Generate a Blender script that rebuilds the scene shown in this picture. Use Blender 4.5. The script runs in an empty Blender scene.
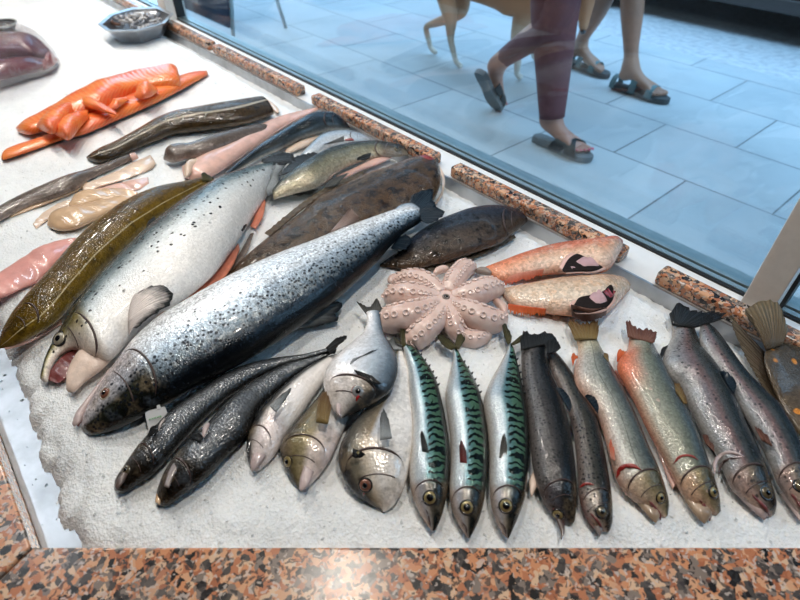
import bpy, bmesh, math, random
import numpy as np
from mathutils import Vector, Matrix
random.seed(7); rng = np.random.default_rng(7)
SC = bpy.context.scene
COL = SC.collection
PI = math.pi
# ------------------------------------------------------------------ camera model
F = 533.333; PITCH = math.radians(41.6); CT = math.cos(PITCH); ST = math.sin(PITCH); CZ = 0.6
def unp(px, py, z=0.0):
    t = (300 - py) / F; s = (px - 400) / F
    k = (CZ - z) / (ST - t * CT)
    return np.array([s * k, (CT + t * ST) * k, z])
def prj(p):
    p = np.asarray(p, float)
    x = p[..., 0]; y = p[..., 1]; z = p[..., 2] - CZ
    yc = y * ST + z * CT; zc = y * CT - z * ST
    return np.stack([400 + F * x / zc, 300 - F * yc / zc], -1)
def dist(p): return float(np.linalg.norm(np.asarray(p) - np.array([0, 0, CZ])))
# counter frame: U runs along the window, NN points to the street
U = np.array([-0.6556, 0.7551, 0.0]); NN = np.array([0.7551, 0.6556, 0.0])
def un(u, n, z=0.0): return U * u + NN * n + np.array([0, 0, z])

cam = bpy.data.cameras.new('camera'); camo = bpy.data.objects.new('camera', cam); COL.objects.link(camo)
camo.location = (0, 0, CZ); camo.rotation_euler = (PI / 2 - PITCH, 0, 0)
cam.sensor_width = 36; cam.lens = 24; cam.clip_start = 0.02
cam.dof.use_dof = True; cam.dof.focus_distance = 0.86; cam.dof.aperture_fstop = 5.0
SC.camera = camo
SC.view_settings.view_transform = 'Standard'; SC.view_settings.look = 'None'
SC.view_settings.gamma = 1.0; SC.view_settings.use_curve_mapping = False
SC.view_settings.exposure = 0.0

# ------------------------------------------------------------------ object helpers
def tag(o, label=None, cat=None, group=None, kind=None):
    if label: o['label'] = label
    if cat: o['category'] = cat
    if group: o['group'] = group
    if kind: o['kind'] = kind
    return o
def thing(name, label, cat, loc, group=None):
    o = bpy.data.objects.new(name, None); COL.objects.link(o)
    o.location = loc; o.empty_display_size = 0.02
    return tag(o, label, cat, group)
def wloc(o):
    v = Vector((0, 0, 0))
    while o is not None:
        v = v + o.location; o = o.parent
    return v
def mk(name, verts, faces, mat, parent=None, uv=None, smooth=True, loc=None, fix=True, sharp=None):
    """verts are world coordinates; they are stored relative to the parent (or to loc)."""
    v = np.asarray(verts, float).reshape(-1, 3)
    base = np.array(wloc(parent)) if parent is not None else (np.array(loc) if loc is not None else np.zeros(3))
    me = bpy.data.meshes.new(name)
    me.from_pydata((v - base).tolist(), [], [tuple(int(i) for i in f) for f in faces])
    if uv is not None:
        uvl = me.uv_layers.new(name='UVMap')
        idx = np.zeros(len(me.loops), dtype=np.int32); me.loops.foreach_get('vertex_index', idx)
        uvl.data.foreach_set('uv', np.asarray(uv, float)[idx].ravel())
    if fix:
        bm = bmesh.new(); bm.from_mesh(me)
        bmesh.ops.recalc_face_normals(bm, faces=bm.faces); bm.to_mesh(me); bm.free()
    if smooth:
        me.polygons.foreach_set('use_smooth', [True] * len(me.polygons))
        if sharp is not None: me.set_sharp_from_angle(angle=math.radians(sharp))
    if mat is not None: me.materials.append(mat)
    o = bpy.data.objects.new(name, me); COL.objects.link(o)
    if parent is not None: o.parent = parent
    elif loc is not None: o.location = loc
    return o
class MB:
    """collects shapes for ONE mesh"""
    def __init__(s): s.v = []; s.f = []; s.uv = []
    def add(s, v, f, uv=None):
        b = len(s.v); s.v += [tuple(p) for p in v]; s.f += [tuple(i + b for i in q) for q in f]
        s.uv += [tuple(x) for x in uv] if uv is not None else [(0, 0)] * len(v)
        return s
    def obj(s, name, mat, parent=None, **k): return mk(name, s.v, s.f, mat, parent, uv=s.uv, **k)
def hexa(p8):
    return [p for p in p8], [(0, 1, 2, 3), (7, 6, 5, 4), (0, 4, 5, 1), (1, 5, 6, 2), (2, 6, 7, 3), (3, 7, 4, 0)]
def box_un(u0, u1, n0, n1, z0, z1):
    c = [(u0, n0), (u1, n0), (u1, n1), (u0, n1)]
    return hexa([un(a, b, z0) for a, b in c] + [un(a, b, z1) for a, b in c])
def bevel(o, w, seg=2, ang=30):
    m = o.modifiers.new('bevel', 'BEVEL'); m.width = w; m.segments = seg; m.limit_method = 'ANGLE'; m.angle_limit = math.radians(ang)
    return o
def tube(path, rad, M=12, cap=True, squash=1.0):
    path = np.asarray(path, float); n = len(path); rad = np.broadcast_to(np.asarray(rad, float), (n,))
    V = []; Fc = []; up0 = np.array([0, 0, 1.0])
    T = np.gradient(path, axis=0); T /= np.linalg.norm(T, axis=1)[:, None] + 1e-12
    prev = None
    for i in range(n):
        a = up0 - T[i] * (T[i] @ up0)
        if np.linalg.norm(a) < 0.15: a = prev if prev is not None else np.array([1.0, 0, 0]); a = a - T[i] * (a @ T[i])
        a /= np.linalg.norm(a); prev = a
        b = np.cross(T[i], a)
        for j in range(M):
            th = 2 * PI * j / M
            V.append(path[i] + rad[i] * (math.cos(th) * b + math.sin(th) * a * squash))
    for i in range(n - 1):
        for j in range(M):
            k = (j + 1) % M
            Fc.append((i * M + j, i * M + k, (i + 1) * M + k, (i + 1) * M + j))
    if cap:
        Fc.append(tuple(range(M))); Fc.append(tuple((n - 1) * M + j for j in range(M)))
    return V, Fc
def lathe(prof, c, axis=(0, 0, 1), M=20):
    ax = Vector(axis).normalized(); q = Vector((0, 0, 1)).rotation_difference(ax)
    V = []; Fc = []
    for r, h in prof:
        for j in range(M):
            th = 2 * PI * j / M
            V.append(np.array(q @ Vector((r * math.cos(th), r * math.sin(th), h))) + np.asarray(c))
    for i in range(len(prof) - 1):
        for j in range(M):
            k = (j + 1) % M
            Fc.append((i * M + j, i * M + k, (i + 1) * M + k, (i + 1) * M + j))
    Fc.append(tuple(range(M))); Fc.append(tuple((len(prof) - 1) * M + j for j in range(M)))
    return V, Fc
def cr(pts, n, s=None):
    """resample a polyline as a Catmull-Rom curve, evenly by length"""
    p = np.asarray(pts, float)
    if len(p) == 1: return np.repeat(p, n, 0)
    e = np.vstack([2 * p[0] - p[1], p, 2 * p[-1] - p[-2]])
    out = []
    for i in range(len(p) - 1):
        p0, p1, p2, p3 = e[i:i + 4]
        for t in np.linspace(0, 1, 16, endpoint=False):
            out.append(.5 * (2 * p1 + (p2 - p0) * t + (2 * p0 - 5 * p1 + 4 * p2 - p3) * t * t + (3 * p1 - p0 - 3 * p2 + p3) * t ** 3))
    out.append(p[-1]); out = np.array(out)
    L = np.concatenate([[0], np.cumsum(np.linalg.norm(np.diff(out, axis=0), axis=1))]); L /= L[-1]
    s = np.linspace(0, 1, n) if s is None else s
    return np.stack([np.interp(s, L, out[:, k]) for k in range(p.shape[1])], -1)
def fval(v, t):
    if isinstance(v, (int, float)): return np.full_like(t, float(v))
    return np.interp(t, [a for a, b in v], [b for a, b in v])
# ------------------------------------------------------------------ material helpers
def new_mat(name):
    m = bpy.data.materials.new(name); m.use_nodes = True
    nt = m.node_tree; nt.nodes.clear()
    return m, nt
def nd(nt, typ, ins=None, **props):
    n = nt.nodes.new(typ)
    for k, v in props.items(): setattr(n, k, v)
    for k, v in (ins or {}).items():
        s = n.inputs[k]
        if isinstance(v, bpy.types.NodeSocket): nt.links.new(v, s)
        else:
            if isinstance(v, tuple) and len(v) == 3 and s.type == 'RGBA': v = (*v, 1)
            s.default_value = v
    return n
def math_(nt, op, a, b=0.0, clamp=False):
    return nd(nt, 'ShaderNodeMath', {0: a, 1: b}, operation=op, use_clamp=clamp).outputs[0]
def ramp(nt, fac, stops, interp='LINEAR'):
    n = nd(nt, 'ShaderNodeValToRGB', {0: fac}); r = n.color_ramp; r.interpolation = interp
    while len(r.elements) > 1: r.elements.remove(r.elements[-1])
    for i, (p, c) in enumerate(stops):
        e = r.elements[0] if i == 0 else r.elements.new(p)
        e.position = p; e.color = (*c, 1) if len(c) == 3 else c
    return n.outputs[0]
def sstep(nt, x, a, b):
    return nd(nt, 'ShaderNodeMapRange', {0: x, 1: a, 2: b, 3: 0.0, 4: 1.0}, interpolation_type='SMOOTHSTEP').outputs[0]
def mix(nt, fac, a, b, mode='MIX'):
    return nd(nt, 'ShaderNodeMix', {0: fac, 6: a, 7: b}, data_type='RGBA', blend_type=mode).outputs[2]
def noise(nt, vec, scale, detail=3, rough=.55, dist_=0.0):
    return nd(nt, 'ShaderNodeTexNoise', {'Vector': vec, 'Scale': scale, 'Detail': detail, 'Roughness': rough, 'Distortion': dist_}).outputs[0]
def objco(nt): return nd(nt, 'ShaderNodeTexCoord').outputs['Object']
def finish(nt, **ins):
    b = nd(nt, 'ShaderNodeBsdfPrincipled', ins); o = nd(nt, 'ShaderNodeOutputMaterial', {0: b.outputs[0]})
    return b
def bumpn(nt, h, strength, d=0.002): return nd(nt, 'ShaderNodeBump', {'Strength': strength, 'Distance': d, 'Height': h}).outputs[0]
def deep(c, k=1.28):
    return tuple(x ** k for x in c)
def simple(name, col, rough=.4, metal=0.0, nscale=40, namt=.25, bump=.15, coat=0.0, bscale=None, bd=.002, **kw):
    m, nt = new_mat(name); co = objco(nt); col = deep(col, 1.15)
    nz = noise(nt, co, nscale, 4)
    c = mix(nt, math_(nt, 'MULTIPLY', sstep(nt, nz, .35, .7), namt), col, tuple(x * .45 for x in col))
    nb = noise(nt, co, bscale or nscale * 3, 3)
    finish(nt, **{'Base Color': c, 'Roughness': rough, 'Metallic': metal, 'Coat Weight': coat, 'Coat Roughness': .08,
                  'Normal': bumpn(nt, nb, bump, bd), **kw})
    return m
def fishmat(name, body, head=None, head_t=.2, wob=.1, wscale=25, mott=None, spots=None, spots2=None, spots3=None, stripes=None, line=None,
            rough=.28, metal=.15, coat=.18, scales=380, bump=.25, tail=None, wet=.08, glint=.22, spec=.36):
    m, nt = new_mat(name); co = objco(nt)
    uv = nd(nt, 'ShaderNodeUVMap'); sp = nd(nt, 'ShaderNodeSeparateXYZ', {0: uv.outputs[0]}); u, v = sp.outputs[0], sp.outputs[1]
    nz = noise(nt, co, wscale, 4)
    vv = math_(nt, 'ADD', v, math_(nt, 'MULTIPLY', math_(nt, 'SUBTRACT', nz, .5), wob))
    c = ramp(nt, vv, [(p, deep(q)) for p, q in body])
    if mott:
        sc, amt, mc = mott[:3]; mc = deep(mc)
        n2 = noise(nt, co, sc, 5, .65)
        mk_ = math_(nt, 'MULTIPLY', sstep(nt, n2, .45, .68), amt)
        if len(mott) > 3: mk_ = math_(nt, 'MULTIPLY', mk_, math_(nt, 'MULTIPLY', sstep(nt, vv, mott[3], mott[3] + .1), math_(nt, 'SUBTRACT', 1.0, sstep(nt, vv, mott[4] - .1, mott[4]))))
        c = mix(nt, mk_, c, mc)
    if tail:
        t0, amt, tc = tail[:3]; tm = sstep(nt, u, t0, 1.0)
        if len(tail) > 3: tm = math_(nt, 'MULTIPLY', math_(nt, 'MULTIPLY', sstep(nt, u, t0, t0 + .18), math_(nt, 'SUBTRACT', 1.0, sstep(nt, u, .88, .97))), math_(nt, 'SUBTRACT', 1.0, sstep(nt, vv, .15, .62)))
        c = mix(nt, math_(nt, 'MULTIPLY', tm, amt), c, tc)
    if line:
        lv, w, lc = line
        d = math_(nt, 'ABSOLUTE', math_(nt, 'SUBTRACT', math_(nt, 'ADD', v, math_(nt, 'MULTIPLY', math_(nt, 'SUBTRACT', noise(nt, co, 9, 2), .5), .06)), lv))
        c = mix(nt, math_(nt, 'SUBTRACT', 1.0, sstep(nt, d, w * .4, w)), c, lc)
    if stripes:
        # dark wavy bars across the back
        u2 = nd(nt, 'ShaderNodeCombineXYZ', {0: math_(nt, 'MULTIPLY', u, 1.0), 1: math_(nt, 'MULTIPLY', v, .16), 2: 0.0}).outputs[0]
        wv = nd(nt, 'ShaderNodeTexWave', {'Vector': u2, 'Scale': stripes[0], 'Distortion': 6.5, 'Detail': 2.5, 'Detail Scale': 2.6}, wave_type='BANDS', bands_direction='X').outputs[1]
        msk = math_(nt, 'MULTIPLY', sstep(nt, vv, stripes[1], stripes[1] + .07), sstep(nt, u, .13, .2))
        c = mix(nt, math_(nt, 'MULTIPLY', math_(nt, 'SUBTRACT', 1.0, sstep(nt, wv, .28, .5)), msk), c, stripes[2])
    if head:
        hc = ramp(nt, vv, [(p, deep(q)) for p, q in head])
        n3 = noise(nt, co, 70, 5, .65); n4 = noise(nt, co, 38, 3)
        hc = mix(nt, math_(nt, 'MULTIPLY', sstep(nt, n3, .48, .70), .55), hc, mix(nt, .75, hc, (.02, .018, .014)))
        hc = mix(nt, math_(nt, 'MULTIPLY', sstep(nt, n4, .5, .68), .45), hc, mix(nt, .5, hc, (.52, .40, .26)))
        hc = mix(nt, math_(nt, 'MULTIPLY', sstep(nt, n4, .48, .30), .35), hc, mix(nt, .5, hc, (.30, .36, .44)))
        hm = math_(nt, 'SUBTRACT', 1.0, sstep(nt, math_(nt, 'ADD', u, math_(nt, 'MULTIPLY', math_(nt, 'SUBTRACT', nz, .5), .06)), head_t - .03, head_t + .03))
        c = mix(nt, hm, c, hc)
    for spt in (spots, spots2, spots3):
        if not spt: continue
        sc, size, v0, v1, colr, amt = spt[:6]
        dens = spt[6] if len(spt) > 6 else .5
        vo = nd(nt, 'ShaderNodeTexVoronoi', {'Vector': nd(nt, 'ShaderNodeVectorMath', {0: co, 1: nd(nt, 'ShaderNodeVectorMath', {0: nd(nt, 'ShaderNodeTexNoise', {'Vector': co, 'Scale': sc * 1.3}).outputs[1], 'Scale': .35 / sc}, operation='SCALE').outputs[0]}, operation='ADD').outputs[0], 'Scale': sc})
        d = math_(nt, 'SUBTRACT', 1.0, sstep(nt, vo.outputs['Distance'], size * .6, size))
        rnd = nd(nt, 'ShaderNodeSeparateColor', {0: vo.outputs['Color']}).outputs[0]
        keep = math_(nt, 'LESS_THAN', rnd, dens)
        msk = math_(nt, 'MULTIPLY', sstep(nt, vv, v0, v0 + .1), math_(nt, 'SUBTRACT', 1.0, sstep(nt, vv, v1 - .1, v1)))
        if len(spt) > 7: msk = math_(nt, 'MULTIPLY', msk, math_(nt, 'MULTIPLY', math_(nt, 'LESS_THAN', u, spt[7]), math_(nt, 'GREATER_THAN', u, .09)))
        c = mix(nt, math_(nt, 'MULTIPLY', math_(nt, 'MULTIPLY', d, keep), math_(nt, 'MULTIPLY', msk, amt)), c, colr)
    if glint:  # scale glints and sheen streaks painted into the base colour
        vg = nd(nt, 'ShaderNodeTexVoronoi', {'Vector': co, 'Scale': scales * .8})
        rg_ = nd(nt, 'ShaderNodeSeparateColor', {0: vg.outputs['Color']}).outputs[1]
        streak = noise(nt, nd(nt, 'ShaderNodeCombineXYZ', {0: math_(nt, 'MULTIPLY', u, 6.0), 1: math_(nt, 'MULTIPLY', v, 34.0), 2: .0}).outputs[0], 1.0, 3)
        k_ = math_(nt, 'MULTIPLY', math_(nt, 'ADD', math_(nt, 'SUBTRACT', rg_, .5), math_(nt, 'MULTIPLY', math_(nt, 'SUBTRACT', streak, .5), .9)), glint * 2.0)
        kk = math_(nt, 'ADD', 1.0, k_)
        c = nd(nt, 'ShaderNodeVectorMath', {0: c, 1: nd(nt, 'ShaderNodeCombineXYZ', {0: kk, 1: kk, 2: kk}).outputs[0]}, operation='MULTIPLY').outputs[0]
    vb = nd(nt, 'ShaderNodeTexVoronoi', {'Vector': co, 'Scale': scales}).outputs['Distance']
    nb = noise(nt, co, 60, 4)
    h = math_(nt, 'ADD', math_(nt, 'MULTIPLY', vb, .5), nb)
    rg = math_(nt, 'ADD', rough - .05, math_(nt, 'MULTIPLY', math_(nt, 'SUBTRACT', noise(nt, co, 90, 3), .5), .25))
    finish(nt, **{'Base Color': c, 'Roughness': rg, 'Metallic': metal, 'Coat Weight': coat, 'Coat Roughness': wet,
                  'Normal': bumpn(nt, h, min(1.0, bump * 1.9), .0018), 'Specular IOR Level': spec})
    return m
def finmat(name, base, tip, rough=.35, rays=30, dark=.5, ramp0=.1):
    m, nt = new_mat(name)
    uv = nd(nt, 'ShaderNodeUVMap'); sp = nd(nt, 'ShaderNodeSeparateXYZ', {0: uv.outputs[0]}); u, v = sp.outputs[0], sp.outputs[1]
    nz = noise(nt, objco(nt), 90, 4)
    vv = math_(nt, 'ADD', v, math_(nt, 'MULTIPLY', math_(nt, 'SUBTRACT', nz, .5), .5))
    base, tip = deep(base), deep(tip); c = ramp(nt, vv, [(ramp0, base), (.95, tip)])
    s = nd(nt, 'ShaderNodeMath', {0: math_(nt, 'MULTIPLY', u, rays * 2 * PI)}, operation='SINE').outputs[0]
    k = math_(nt, 'MULTIPLY', sstep(nt, s, .1, .9), dark)
    c = mix(nt, k, c, tuple(x * .4 for x in tip))
    finish(nt, **{'Base Color': c, 'Roughness': rough + .08, 'Coat Weight': .1, 'Coat Roughness': .15, 'Specular IOR Level': .3, 'Normal': bumpn(nt, math_(nt, 'ADD', s, math_(nt, 'MULTIPLY', nz, 2.0)), .6, .0015)})
    return m
def granite(name, scale=85):
    m, nt = new_mat(name); co = objco(nt)
    w = nd(nt, 'ShaderNodeVectorMath', {0: nd(nt, 'ShaderNodeTexNoise', {'Vector': co, 'Scale': 70.0, 'Detail': 3.0}).outputs[1], 'Scale': .016}, operation='SCALE').outputs[0]
    p = nd(nt, 'ShaderNodeVectorMath', {0: co, 1: w}, operation='ADD').outputs[0]
    v1 = nd(nt, 'ShaderNodeTexVoronoi', {'Vector': p, 'Scale': float(scale)}).outputs['Color']
    r1 = nd(nt, 'ShaderNodeSeparateColor', {0: v1}).outputs
    c = ramp(nt, r1[0], [(0, (.014, .012, .012)), (.08, (.07, .06, .055)), (.21, (.21, .165, .14)), (.36, (.44, .17, .085)), (.54, (.56, .25, .125)),
                         (.70, (.60, .33, .19)), (.86, (.62, .42, .28)), (.95, (.36, .13, .065))], 'CONSTANT')
    v2 = nd(nt, 'ShaderNodeTexVoronoi', {'Vector': p, 'Scale': scale * 2.3}).outputs['Color']
    r2 = nd(nt, 'ShaderNodeSeparateColor', {0: v2}).outputs
    c = mix(nt, math_(nt, 'MULTIPLY', math_(nt, 'GREATER_THAN', r2[1], .82), .8), c, (.03, .028, .03))
    c = mix(nt, math_(nt, 'MULTIPLY', math_(nt, 'LESS_THAN', r2[1], .10), .7), c, (.55, .47, .42))
    c = mix(nt, math_(nt, 'MULTIPLY', sstep(nt, noise(nt, co, 16, 4), .5, .7), .3), c, (.30, .26, .24))
    finish(nt, **{'Base Color': c, 'Roughness': .22, 'Specular IOR Level': .4, 'Normal': bumpn(nt, noise(nt, co, 300, 2), .05, .001)})
    return m
# ------------------------------------------------------------------ lofted, outline-true bodies
class Loft:
    def __init__(s, A, B, ratio=.6, z0=0.0, N=56, M=28, flat=.8, ex=1.0, lump=0.0, seed=0):
        t = np.linspace(0, 1, N + 1); s.t = t; s.N = N; s.M = M
        a2 = cr(A, N + 1); b2 = cr(B, N + 1)
        R = fval(ratio, t); Z = fval(z0, t)
        C = np.zeros((N + 1, 3)); W = np.zeros((N + 1, 3)); a = np.zeros(N + 1); PH = np.full(N + 1, np.nan)
        for i in range(N + 1):
            mid = (a2[i] + b2[i]) / 2; ab = a2[i] - b2[i]; L = np.linalg.norm(ab)
            zc = Z[i] + .01; ai = 0.0
            for it in range(5):
                c = unp(mid[0], mid[1], zc)
                if L < 1e-6: w = np.array([1.0, 0, 0]); break
                w = unp(*a2[i], zc) - unp(*b2[i], zc); w /= np.linalg.norm(w)
                e = ab / L; q = prj(c)
                jw = (prj(c + w * 1e-4) - q) @ e / 1e-4; jz = (prj(c + np.array([0, 0, 1e-4])) - q) @ e / 1e-4
                ai = (L / 2) / math.sqrt(jw ** 2 + (R[i] * jz * (1 + flat) / 2) ** 2)
                zc = Z[i] + R[i] * ai * flat; PH[i] = math.atan2(R[i] * jz, jw)
            C[i] = unp(mid[0], mid[1], zc); W[i] = w; a[i] = ai
        for i in range(N + 1):
            if a[i] < 1e-6: W[i] = W[1] if i == 0 else W[i - 1]
        for _ in range(2):   # smooth the frames a little
            W[1:-1] = (W[:-2] + 2 * W[1:-1] + W[2:]) / 4; C[1:-1] = (C[:-2] + 6 * C[1:-1] + C[2:]) / 8
        W /= np.linalg.norm(W, axis=1)[:, None]
        s.C = C; s.W = W; s.a = a; s.b = a * R
        al = np.arange(M) * 2 * PI / M
        ca = np.sign(np.cos(al)) * np.abs(np.cos(al)) ** ex; sa = np.sign(np.sin(al)) * np.abs(np.sin(al)) ** ex
        zz = np.where(sa > 0, sa, sa * flat)
        G = C[:, None, :] + a[:, None, None] * ca[None, :, None] * W[:, None, :]
        G[:, :, 2] += s.b[:, None] * zz[None, :]
        if lump:
            r2 = np.random.default_rng(seed); ph = r2.uniform(0, 6.28, (6,)); 
            f = sum(np.sin((3 + 4 * k) * t[:, None] * 3 + ph[k] + (k + 1) * ca[None, :]) / (k + 1) for k in range(5))
            G[:, :, 2] += lump * f * np.clip(zz, 0, 1)[None, :] * np.minimum(1, s.a / (s.a.max() + 1e-9) * 2)[:, None]
        PH = np.where(np.isnan(PH), np.nanmedian(PH), PH); PH = np.clip(PH, -1.1, 1.1)
        for _ in range(6): PH[1:-1] = (PH[:-2] + 2 * PH[1:-1] + PH[2:]) / 4
        s.phi = PH; s.G = G; s.v01 = (np.cos(al[None, :] - PH[:, None]) + 1) / 2
        s.top = G[:, 1:M // 2, :]; s.tp = prj(s.top)
    def mesh(s):
        N, M = s.N, s.M
        V = s.G.reshape(-1, 3); Fc = []
        for i in range(N):
            for j in range(M):
                k = (j + 1) % M
                Fc.append((i * M + j, i * M + k, (i + 1) * M + k, (i + 1) * M + j))
        uv = np.stack([np.repeat(s.t, M), s.v01.ravel()], -1)
        Fc.append(tuple(range(M))); Fc.append(tuple(N * M + j for j in range(M)))
        return V, Fc, uv
    def obj(s, name, mat, parent=None, **k):
        V, Fc, uv = s.mesh(); 
        o = mk(name, V, Fc, mat, parent, uv=uv, **k)
        bm = bmesh.new(); bm.from_mesh(o.data); bmesh.ops.remove_doubles(bm, verts=bm.verts, dist=1e-6); bm.to_mesh(o.data); bm.free()
        return o
    def at(s, px, py):
        """surface point and normal under a photo point"""
        d = np.linalg.norm(s.tp - np.array([px, py]), axis=-1)
        i, j = np.unravel_index(np.argmin(d), d.shape)
        p = s.top[i, j]; i0, i1 = max(i - 1, 0), min(i + 1, d.shape[0] - 1); j0, j1 = max(j - 1, 0), min(j + 1, d.shape[1] - 1)
        n = np.cross(s.top[i1, j] - s.top[i0, j], s.top[i, j1] - s.top[i, j0]); L = np.linalg.norm(n)
        n = n / L if L > 0 else np.array([0, 0, 1.0])
        if n[2] < 0: n = -n
        return unp(px, py, p[2]), n, float(d[i, j])
    def sample(s, t, al):
        x = np.clip(t, 0, 1) * s.N; i = min(int(x), s.N - 1); fx = x - i
        y = (al / (2 * PI) * s.M) % s.M; j = int(y); fy = y - j; k = (j + 1) % s.M; j = j % s.M
        g = s.G
        return (g[i, j] * (1 - fx) + g[i + 1, j] * fx) * (1 - fy) + (g[i, k] * (1 - fx) + g[i + 1, k] * fx) * fy
    def patch(s, t0, t1, a0, a1, off, nt=12, na=14, bulge=.3):
        V = []; uv = []; Fc = []
        for i in range(nt + 2):
            for j in range(na + 1):
                y = j / na; al = a0 + (a1 - a0) * y
                te = t0 + (t1 - t0) * (1 - bulge + bulge * math.sin(PI * y) ** .7)
                x = min(i / nt, 1.0)
                t = t0 + (te - t0) * x
                ph = float(np.interp(t, s.t, s.phi)); ax_ = al + ph * .75; p = s.sample(t, ax_); c = s.sample(t, ax_ + .05) - s.sample(t, ax_ - .05); d = s.sample(t + .01, ax_) - s.sample(t - .01, ax_)
                n = np.cross(c, d); L = np.linalg.norm(n); n = n / L if L > 1e-12 else np.array([0, 0, 1.0])
                o = p - s.C[min(int(t * s.N), s.N)]
                if n @ o < 0: n = -n
                k = off * (x ** .8) * min(1, 5 * min(y, 1 - y) + .1) if i <= nt else -.0015
                V.append(p + n * (k + (.0002 if i <= nt else 0))); uv.append((t, (math.cos(ax_ - ph) + 1) / 2))
        w = na + 1
        for i in range(nt + 1):
            for j in range(na): Fc.append((i * w + j, i * w + j + 1, (i + 1) * w + j + 1, (i + 1) * w + j))
        return V, Fc, uv
def fin(base, tip, zb, zt, n=22, m=7, th=.0012, wave=.0012, jag=.12, nr=9, bow=0.0, seed=0, loft=None, off=.002):
    r = np.random.default_rng(seed + int(abs(base[0][0] * 13 + tip[0][1] * 7)))
    b = cr(base, n); t = cr(tip, n)
    zb = np.interp(np.linspace(0, 1, n), np.linspace(0, 1, len(np.atleast_1d(zb))), np.atleast_1d(zb))
    zt = np.interp(np.linspace(0, 1, n), np.linspace(0, 1, len(np.atleast_1d(zt))), np.atleast_1d(zt))
    jg = 1 - jag * r.random(n)
    P = np.zeros((n, m, 3)); uv = np.zeros((n, m, 2))
    B3 = np.array([unp(*b[i], zb[i]) for i in range(n)]); T3 = np.array([unp(*t[i], zt[i]) for i in range(n)])
    for i in range(n):
        for k in range(m):
            y = k / (m - 1) * jg[i]
            p = B3[i] * (1 - y) + T3[i] * y
            p[2] += bow * math.sin(PI * y) + wave * math.sin(i / (n - 1) * nr * 2 * PI) * (.3 + .7 * y)
            P[i, k] = p; uv[i, k] = (i / (n - 1), k / (m - 1))
    h = th * (1 - .75 * np.linspace(0, 1, m))[None, :, None] * np.array([0, 0, 1.0])
    V = np.concatenate([(P + h).reshape(-1, 3), (P - h).reshape(-1, 3)]); Fc = []; q = n * m
    for i in range(n - 1):
        for k in range(m - 1):
            a = i * m + k; f = (a, a + 1, a + m + 1, a + m); Fc.append(f); Fc.append(tuple(x + q for x in f[::-1]))
    ring = [i * m for i in range(n)] + [(n - 1) * m + k for k in range(1, m)] + [i * m + m - 1 for i in range(n - 2, -1, -1)] + [k for k in range(m - 2, 0, -1)]
    for a, c in zip(ring, ring[1:] + ring[:1]): Fc.append((a, c, c + q, a + q))
    return V, Fc, np.concatenate([uv.reshape(-1, 2)] * 2)
def add_fin(root, name, base, tip, zb, zt, mat, **k):
    V, Fc, uv = fin(base, tip, zb, zt, **k); return mk(name, V, Fc, mat, root, uv=uv)
def add_eye(root, loft, px, py, rpx, iris, flat=.45, pup=.46, rim=None):
    p, n, _ = loft.at(px, py); r = rpx * 1.28 * dist(p) / F
    c = p - n * r * .15 + n * .0018
    prof = [(r * 1.0, -r * .35), (r * 1.0, 0), (r * .92, r * flat * .55), (r * .75, r * flat * .78), (r * .5, r * flat * .95), (r * .25, r * flat * 1.03), (.0004, r * flat * 1.05)]
    V, Fc = lathe(prof, c, n, 20); e = mk('eye', V, Fc, iris, root)
    q = r * pup; c2 = c + n * r * flat * .80
    V, Fc = lathe([(q, -q * .1), (q * .95, q * .25), (q * .6, q * .42), (.0003, q * .5)], c2, n, 16); mk('pupil', V, Fc, M_['pupil'], e)
    if rim:
        V, Fc = lathe([(r * .98, -r * .2), (r * 1.22, -r * .1), (r * 1.2, r * .12), (r * 1.0, r * .22), (r * .93, r * .1)], c, n, 20); mk('eye_rim', V, Fc, rim, e)
    return e
M_ = {}
# ------------------------------------------------------------------ materials of the place
GRAN = granite('granite_pink', 128)
M_['steel'] = simple('steel', (.52, .54, .57), .36, 1.0, 18, .5, .35, bscale=30)
M_['white_paint'] = simple('white_paint', (.80, .81, .82), .35, 0, 30, .08, .04)
M_['mullion'] = simple('mullion_paint', (.80, .77, .73), .4, 0, 60, .12, .05)
M_['alu'] = simple('aluminium', (.42, .52, .55), .3, .7, 60, .2, .05)
M_['rubber'] = simple('rubber', (.012, .014, .016), .5)
M_['pupil'] = simple('pupil', (.004, .004, .005), .06, 0, 40, 0, 0, coat=1.0)
M_['ceiling'] = simple('ceiling_paint', (.11, .105, .10), .8, 0, 8, .1, .03)
M_['wall'] = simple('wall_paint', (.16, .15, .14), .7, 0, 8, .1, .03)
M_['tile'] = simple('shop_floor_tile', (.22, .20, .19), .4, 0, 12, .3, .05)
M_['dark_metal'] = simple('dark_metal', (.05, .05, .055), .4, .8)
# street slabs and road
def slabmat():
    m, nt = new_mat('street_slab')
    co = objco(nt)
    br = nd(nt, 'ShaderNodeTexBrick', {'Vector': nd(nt, 'ShaderNodeMapping', {'Vector': co, 'Location': (-.035, -.10, 0)}).outputs[0], 'Color1': (.46, .475, .48), 'Color2': (.39, .41, .42), 'Mortar': (.10, .11, .11),
                                      'Scale': 1.0, 'Mortar Size': .004, 'Mortar Smooth': .3, 'Brick Width': .62, 'Row Height': .42}, offset=.5)
    n1 = noise(nt, co, 2.2, 5, .6); n2 = noise(nt, co, 110, 4, .7)
    c = mix(nt, math_(nt, 'MULTIPLY', sstep(nt, n1, .4, .7), .35), br.outputs[0], (.24, .26, .27))
    c = mix(nt, math_(nt, 'MULTIPLY', sstep(nt, n2, .45, .75), .25), c, (.55, .56, .56))
    finish(nt, **{'Base Color': c, 'Roughness': .5, 'Normal': bumpn(nt, n2, .2, .002)})
    return m
M_['slab'] = slabmat()
M_['road'] = simple('road_asphalt', (.56, .56, .57), .8, 0, 26, .5, .5, bscale=140, bd=.006)
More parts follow.
